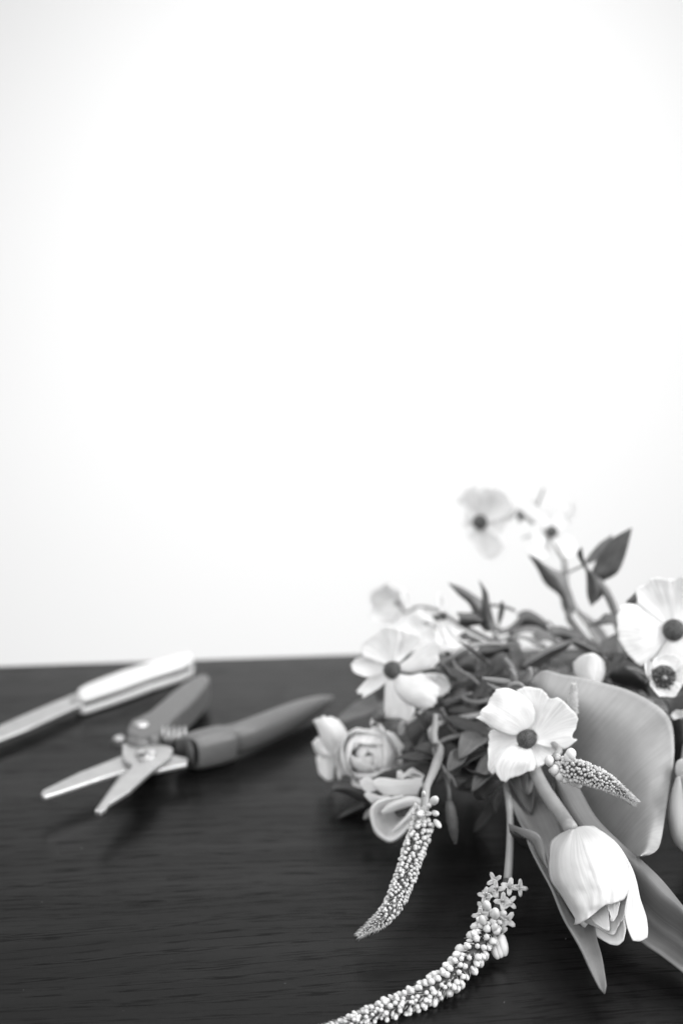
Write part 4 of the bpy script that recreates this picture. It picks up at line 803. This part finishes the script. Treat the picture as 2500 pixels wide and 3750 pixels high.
sprig('leafy_sprig', 'blurred mound of leaves behind the middle of the bouquet', P(*RM(900, 260), .79), [
    (RM, [yy([(760, 130), (850, 90), (950, 130), (1040, 200)], .80), yy([(800, 200), (900, 180), (980, 220), (1060, 260)], .795), yy([(720, 270), (850, 270), (960, 290), (1080, 290)], .80)], 'leaf', 0),
    (RM, [yy([(560, 240), (640, 270), (720, 230), (800, 140)], .79), yy([(580, 330), (680, 310), (760, 270), (830, 160)], .785)], 'leaf_pale', 0),
    (RM, [yy([(700, 300), (820, 250), (950, 250), (1060, 300)], .785), yy([(720, 340), (840, 300), (960, 310), (1080, 360)], .78)], 'leaf_pale', 0),
    (RM, [yy([(900, 330), (1000, 290), (1100, 320), (1160, 380)], .78), yy([(960, 400), (1040, 380), (1100, 400), (1150, 430)], .775)], 'leaf_pale', 0),
    (RM, [yy([(1060, 265), (1200, 250), (1400, 330), (1580, 440)], .765), yy([(1100, 330), (1240, 330), (1400, 420), (1580, 530)], .76), yy([(1150, 350), (1260, 400), (1400, 470), (1580, 560)], .765)], 'leaf', 0)],
    [(RM, [(1060, 200, .80), (1130, 260, .79), (1300, 330, .77), (1560, 450, .755)], .0012, 'stem_mid')])
sprig('leafy_sprig', 'long arching leaf with bright edge across the bouquet centre', P(*RM(870, 580), .74), [
    (RM, [yy([(600, 370), (720, 335), (860, 345), (960, 390), (1050, 420)], .757), yy([(600, 385), (720, 360), (850, 370), (940, 430), (1040, 450)], .752)], 'leaf_pale', 0),
    (RM, [yy([(400, 440), (560, 420), (700, 385), (760, 385), (800, 450)], .745), yy([(380, 500), (540, 480), (680, 440), (740, 440), (790, 460)], .740), yy([(420, 540), (560, 540), (660, 500), (720, 470), (780, 465)], .745)], 'leaf', 0),
    (RM, [yy([(800, 620), (900, 530), (1050, 450), (1180, 400), (1300, 375)], .735), yy([(820, 640), (930, 570), (1070, 490), (1190, 440), (1300, 385)], .730)], 'leaf_pale', 0),
    (RM, [yy([(820, 640), (930, 570), (1070, 490), (1190, 440), (1300, 385)], .731), yy([(900, 680), (1000, 620), (1100, 550), (1200, 480), (1300, 400)], .738)], 'leaf', 0),
    (RM, [yy([(440, 720), (480, 620), (560, 520), (640, 500)], .725), yy([(520, 720), (580, 640), (620, 560), (660, 510)], .720), yy([(600, 720), (650, 650), (670, 580), (680, 520)], .725)], 'leaf', 0),
    (RM, [yy([(700, 460), (690, 560), (740, 660), (800, 760)], .73), yy([(800, 450), (820, 560), (840, 660), (860, 760)], .735)], 'leaf', 0),
    (RM, [yy([(390, 930), (410, 800), (440, 700), (480, 600)], .72), yy([(470, 920), (500, 820), (530, 720), (560, 640)], .722)], 'leaf', 0)],
    [(RM, [(650, 560, .70), (700, 620, .695), (730, 680, .69), (745, 750, .68)], .0024, 'leaf_pale'), (RM, [(880, 640, .685), (890, 700, .683), (860, 760, .68)], .0022, 'leaf_pale'),
     (RM, [(1300, 380, .735), (1420, 430, .735), (1560, 520, .74)], .0013, 'stem_mid')])
sprig('leafy_sprig', 'tangle of curling pale stems right of the left open flower', P(*RM(150, 560), .73), [
    (RM, [yy([(160, 600), (240, 520), (340, 520), (380, 580)], .722), yy([(200, 640), (270, 600), (340, 600), (370, 640)], .718), yy([(230, 680), (290, 680), (330, 690), (360, 700)], .722)], 'leaf', 0),
    (RM, [yy([(100, 700), (150, 640), (220, 650), (270, 700)], .715), yy([(130, 820), (180, 800), (230, 780), (270, 730)], .715)], 'leaf_pale', 0),
    (RM, [yy([(220, 330), (280, 300), (350, 390), (420, 420)], .74), yy([(240, 380), (300, 380), (350, 420), (420, 440)], .738)], 'leaf', 0),
    (RM, [yy([(100, 1040), (220, 1010), (320, 1030), (420, 1060)], .705), yy([(110, 1070), (220, 1080), (320, 1110), (420, 1130)], .702)], 'leaf_dark', 0)],
    [(RM, [(20, 600, .725), (100, 570, .722), (170, 520, .72), (260, 460, .722), (370, 425, .728), (520, 410, .74), (800, 420, .745)], [.0014, .0022, .0026, .0024, .002, .0016, .0014], 'stem'),
     (RM, [(40, 640, .72), (90, 590, .72), (160, 540, .72)], .0016, 'leaf_pale'),
     (RM, [(150, 560, .718), (180, 630, .715), (260, 690, .712), (340, 740, .71), (400, 800, .708)], .0011, 'leaf_pale'),
     (RM, [(230, 920, .70), (300, 960, .698), (380, 975, .697), (450, 965, .697), (520, 940, .70)], .0016, 'stem_mid'),
     (RM, [(50, 970, .705), (150, 950, .702), (250, 910, .70), (340, 885, .70)], .0012, 'stem_mid'),
     (RM, [(40, 1030, .69), (90, 1120, .69), (150, 1210, .69), (200, 1290, .69)], .0013, 'stem_mid')])
sprig('leafy_sprig', 'pale green shoots under the left open flower', P(*RB(900, 1700), .70), [
    (RB, [yy([(340, 1640), (400, 1560), (460, 1540), (490, 1600)], .70), yy([(360, 1680), (420, 1660), (470, 1640), (500, 1660)], .697), yy([(420, 1720), (460, 1710), (490, 1700), (510, 1690)], .70)], 'leaf', 0),
    (RB, [yy([(520, 1760), (560, 1700), (640, 1680), (690, 1720)], .695), yy([(560, 1830), (610, 1790), (660, 1780), (700, 1790)], .692)], 'leaf', 0),
    (RB, [yy([(650, 1860), (650, 1760), (680, 1700), (720, 1700)], .688), yy([(700, 1860), (730, 1790), (720, 1740), (730, 1710)], .687)], 'stem', 0),
    (RB, [yy([(740, 1800), (820, 1700), (900, 1600), (950, 1560)], .70), yy([(780, 1900), (880, 1800), (950, 1700), (1000, 1600)], .697), yy([(850, 2000), (950, 1920), (1010, 1800), (1050, 1650)], .70)], 'leaf', 0),
    (RB, [yy([(380, 1380), (430, 1330), (480, 1300), (500, 1290)], .74), yy([(420, 1480), (460, 1460), (490, 1430), (510, 1400)], .74)], 'leaf', 0)],
    [(RB, [(740, 1740, .690), (820, 1680, .692), (900, 1600, .695), (950, 1560, .70)], .0015, 'stem'),
     (RB, [(1080, 1620, .672), (1075, 1750, .668), (1060, 1850, .665), (1080, 1960, .66)], [.0018, .0026, .003, .0024], 'stem'),
     (RB, [(1100, 1620, .69), (1200, 1720, .688), (1270, 1800, .687), (1320, 1850, .687)], .0013, 'stem_mid')])
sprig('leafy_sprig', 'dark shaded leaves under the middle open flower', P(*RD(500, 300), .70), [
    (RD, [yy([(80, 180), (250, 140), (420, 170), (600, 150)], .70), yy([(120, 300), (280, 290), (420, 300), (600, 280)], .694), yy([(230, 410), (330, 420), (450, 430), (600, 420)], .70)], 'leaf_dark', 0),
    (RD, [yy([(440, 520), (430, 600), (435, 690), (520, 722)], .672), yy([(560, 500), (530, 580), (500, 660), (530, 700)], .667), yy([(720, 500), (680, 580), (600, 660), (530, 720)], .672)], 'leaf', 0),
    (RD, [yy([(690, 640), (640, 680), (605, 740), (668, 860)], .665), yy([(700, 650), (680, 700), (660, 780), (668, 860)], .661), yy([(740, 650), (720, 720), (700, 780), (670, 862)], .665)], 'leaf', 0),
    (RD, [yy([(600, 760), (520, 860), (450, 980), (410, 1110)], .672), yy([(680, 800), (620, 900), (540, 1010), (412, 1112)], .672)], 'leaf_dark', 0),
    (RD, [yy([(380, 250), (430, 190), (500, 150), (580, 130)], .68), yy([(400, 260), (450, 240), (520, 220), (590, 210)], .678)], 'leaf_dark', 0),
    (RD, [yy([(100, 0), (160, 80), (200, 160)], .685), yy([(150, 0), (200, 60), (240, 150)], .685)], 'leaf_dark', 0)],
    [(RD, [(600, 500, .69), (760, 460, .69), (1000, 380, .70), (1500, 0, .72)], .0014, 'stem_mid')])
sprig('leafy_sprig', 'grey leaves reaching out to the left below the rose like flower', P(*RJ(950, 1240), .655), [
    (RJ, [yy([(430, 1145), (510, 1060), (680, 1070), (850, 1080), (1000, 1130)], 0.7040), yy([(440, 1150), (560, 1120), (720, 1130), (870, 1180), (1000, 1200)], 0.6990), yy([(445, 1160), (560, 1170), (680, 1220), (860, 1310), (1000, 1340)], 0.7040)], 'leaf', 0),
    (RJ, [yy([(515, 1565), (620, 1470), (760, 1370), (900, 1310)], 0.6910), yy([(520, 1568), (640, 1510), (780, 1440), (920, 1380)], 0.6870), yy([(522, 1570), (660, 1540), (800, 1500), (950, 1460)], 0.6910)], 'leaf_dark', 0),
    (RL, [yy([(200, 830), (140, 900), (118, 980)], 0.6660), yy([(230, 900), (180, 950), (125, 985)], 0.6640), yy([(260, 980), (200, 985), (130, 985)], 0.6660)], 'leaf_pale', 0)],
    [(RJ, [(950, 1240, .662), (1150, 1180, .67), (1500, 900, .69)], .0013, 'stem_mid')])
sprig('table_leaf', 'flat grey leaf lying on the table behind the snips handle end', PZ(1300, 2590, .004), [
    (S0, [[(1225, 2640, .745), (1290, 2580, .775), (1360, 2545, .79), (1440, 2530, .80)], [(1235, 2645, .742), (1310, 2605, .765), (1380, 2575, .78), (1450, 2560, .79)], [(1240, 2650, .740), (1320, 2630, .75), (1400, 2605, .765), (1460, 2590, .775)]], 'leaf', 0)],
    [(S0, [(1440, 2545, .795), (1560, 2540, .79), (1800, 2560, .77)], .0014, 'stem_mid')])
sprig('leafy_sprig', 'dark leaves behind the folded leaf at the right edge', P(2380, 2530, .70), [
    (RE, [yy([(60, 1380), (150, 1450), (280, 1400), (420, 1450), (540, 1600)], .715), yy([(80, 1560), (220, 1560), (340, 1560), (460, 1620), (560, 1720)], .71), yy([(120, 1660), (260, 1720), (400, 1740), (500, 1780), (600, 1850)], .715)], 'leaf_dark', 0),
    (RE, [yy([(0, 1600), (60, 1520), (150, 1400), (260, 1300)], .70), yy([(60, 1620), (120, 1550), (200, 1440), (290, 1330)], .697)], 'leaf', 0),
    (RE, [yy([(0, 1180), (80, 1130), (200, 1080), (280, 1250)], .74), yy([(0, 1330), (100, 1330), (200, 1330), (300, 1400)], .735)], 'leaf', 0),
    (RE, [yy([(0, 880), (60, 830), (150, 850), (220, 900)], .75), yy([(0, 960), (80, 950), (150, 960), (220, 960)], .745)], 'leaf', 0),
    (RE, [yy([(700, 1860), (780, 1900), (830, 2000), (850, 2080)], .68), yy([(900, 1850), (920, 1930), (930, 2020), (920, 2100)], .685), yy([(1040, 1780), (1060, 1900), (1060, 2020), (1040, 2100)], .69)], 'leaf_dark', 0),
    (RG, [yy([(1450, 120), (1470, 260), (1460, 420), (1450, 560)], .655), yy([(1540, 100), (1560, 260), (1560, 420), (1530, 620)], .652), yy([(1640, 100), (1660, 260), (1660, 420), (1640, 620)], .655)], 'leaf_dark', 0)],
    [(RE, [(300, 1500, .71), (500, 1560, .712), (900, 1900, .71)], .0014, 'stem_mid')])
# right edge: second tulip, mostly out of the picture
N2 = thing('tulip', 'second white tulip, mostly cut off by the right picture edge', 'tulip', P(2500, 2850, .63))
for rails in ([yy([(1490, 780), (1420, 1000), (1390, 1200), (1420, 1400), (1480, 1550), (1580, 1650)], [.628, .624, .618, .612, .607, .603]), yy([(1520, 770), (1490, 1000), (1480, 1200), (1500, 1400), (1550, 1540), (1620, 1640)], [.622, .612, .605, .600, .598, .599]), yy([(1560, 760), (1600, 1000), (1620, 1200), (1620, 1400), (1640, 1540), (1680, 1630)], [.620, .608, .600, .595, .594, .596])],
              [yy([(1540, 760), (1580, 1000), (1600, 1200), (1620, 1400), (1660, 1600)], .604), yy([(1620, 750), (1720, 1000), (1760, 1200), (1780, 1400), (1760, 1600)], .600), yy([(1700, 780), (1860, 1000), (1900, 1200), (1880, 1400), (1840, 1560)], .620)],
              [yy([(1500, 780), (1430, 1000), (1400, 1200), (1430, 1400), (1520, 1580)], .632), yy([(1600, 760), (1600, 1000), (1620, 1200), (1640, 1400), (1680, 1600)], .645), yy([(1700, 780), (1860, 1000), (1900, 1200), (1880, 1400), (1840, 1560)], .625)]):
    leaf('petal', RG, rails, 'tulip', N2, .0005, 0, .0006, 24, 14)
leaf('petal', RG, [yy([(1500, 780), (1480, 700), (1500, 600), (1560, 560)], .628), yy([(1600, 780), (1580, 700), (1600, 620), (1640, 580)], .622)], 'tulip', N2, .0005)
tube('stem', [P(*RG(1600, 770), .628), P(*RG(1620, 500), .64), P(2530, 2680, .68), P(2560, 2600, .72)], .003, 'stem', N2, 12, 18)
O2 = Flower('open_flower', 'grey shaded flower rim at the right edge beside the folded leaf', RG, (1640, 300), .665, (-.2, -1, .3))
O2.petal([[(1600, 220), (1520, 180), (1460, 110), (1425, 60)], [(1640, 200), (1560, 120), (1500, 40), (1480, 10)], [(1680, 200), (1640, 100), (1600, 20), (1570, 0)]], cup=.004)
O2.petal([[(1600, 360), (1560, 420), (1530, 560), (1530, 640)], [(1640, 380), (1620, 460), (1600, 580), (1590, 680)], [(1690, 360), (1700, 460), (1700, 580), (1680, 680)]], cup=.003)
O2.core(.010, .7)

# ------------------------------------------------------------------ small leaves deep inside the bouquet
def blade_leaf(o, p0, dirv, up, length, width, m, arch, lobes=0.0):
    side = dirv.cross(up).normalized(); nrm = side.cross(dirv).normalized(); rows = []
    sd = random.random() * 30
    for j in range(17):
        v = j / 16; hw = width * .5 * (math.sin(math.pi * (v * .94 + .05)) ** .8) * (1 + lobes * math.sin(v * 26))
        c = p0 + dirv * (length * v) + nrm * (arch * length * (v - v * v * 1.8))
        rows.append([c + side * (hw * u) + nrm * (abs(u) * hw * .45 + .0012 * rip(c + side * u * hw, 120, sd)) for u in (-1, -.66, -.33, 0, .33, .66, 1)])
    return grid('leaf_blade', rows, m, o, .0005)
random.seed(21)
ORD = ['first', 'second', 'third', 'fourth', 'fifth', 'sixth', 'seventh', 'eighth', 'ninth', 'tenth']
def cluster(spots, name, label, group, mats, n):
    spots.sort(key=lambda q: q[0].x); per = math.ceil(len(spots) / n)
    for c in range(n):
        part = spots[c * per:(c + 1) * per]
        if not part: continue
        mid = sum((q[0] for q in part), Vector()) / len(part); foot = mid + Vector((.03, .02, -.01)); foot.z = max(foot.z, .006)
        o = thing(name, label % ORD[c], 'leaf', foot, group)
        tube('stem', [mid, mid.lerp(foot, .5) + Vector((0, 0, .003)), foot, foot + Vector((.05, .01, -.002))], [.0008, .0010, .0012, .0012], 'stem_mid', o, 8, 12)
        for p, d, ln, wd in part:
            blade_leaf(o, p, d, Vector((random.uniform(-.4, .4), random.uniform(-.6, 0), 1)).normalized(), ln, ln * wd, random.choice(mats), random.uniform(-.2, .35))
            tube('leaf_stalk', [p + d * .001, p.lerp(mid, .5) + Vector((0, 0, -.003)), mid], [.0005, .0006, .0007], 'stem_mid', o, 6, 8)
spots = []
for k in range(64):
    px = random.uniform(1600, 2330); py = random.uniform(2390, 2560) + (2330 - px) * .06 + (40 if px < 1680 else 0); p = P(px, py, random.uniform(.715, .80))
    p.z = max(p.z, .014); d = Vector((random.uniform(-1, .5), random.uniform(-.9, .3), random.uniform(-.35, .5))).normalized()
    spots.append((p, d, random.uniform(.022, .040), random.uniform(.22, .36)))
cluster(spots, 'leaf_cluster', 'leafy stem among the blurred foliage behind the middle flower, %s from the left', 'leafy stems inside the bouquet', ('leaf', 'leaf', 'leaf_dark', 'leaf_pale'), 9)
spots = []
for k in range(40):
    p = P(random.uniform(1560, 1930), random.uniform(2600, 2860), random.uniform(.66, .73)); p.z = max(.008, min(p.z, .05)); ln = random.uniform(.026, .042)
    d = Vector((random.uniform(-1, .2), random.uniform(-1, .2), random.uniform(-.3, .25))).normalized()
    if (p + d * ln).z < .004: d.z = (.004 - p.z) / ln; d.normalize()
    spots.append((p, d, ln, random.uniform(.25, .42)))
cluster(spots, 'shaded_foliage', 'dark leafy stem in the shade under the bouquet, %s from the left', 'shaded stems under the bouquet', ('leaf_dark', 'leaf_dark', 'leaf_dark', 'leaf'), 5)  # leaf colours mostly dark here: painted shade of the foliage under the bouquet

# ------------------------------------------------------------------ a little dust on the black table
V = []; F = []
for k in range(18):
    c = PZ(random.uniform(40, 2450), random.uniform(2950, 3740), .0002); r = random.uniform(.00008, .00022); k0 = len(V)
    V += [c + Vector((r * math.cos(a), r * math.sin(a), 0)) for a in (0, 1.6, 3.1, 4.7)] + [c + Vector((0, 0, r))]
    F += [(k0 + i, k0 + (i + 1) % 4, k0 + 4) for i in range(4)]
du = build('dust', V, F, 'bract'); du['kind'] = 'stuff'; du['label'] = 'tiny pale dust specks scattered on the black table'; du['category'] = 'dust'
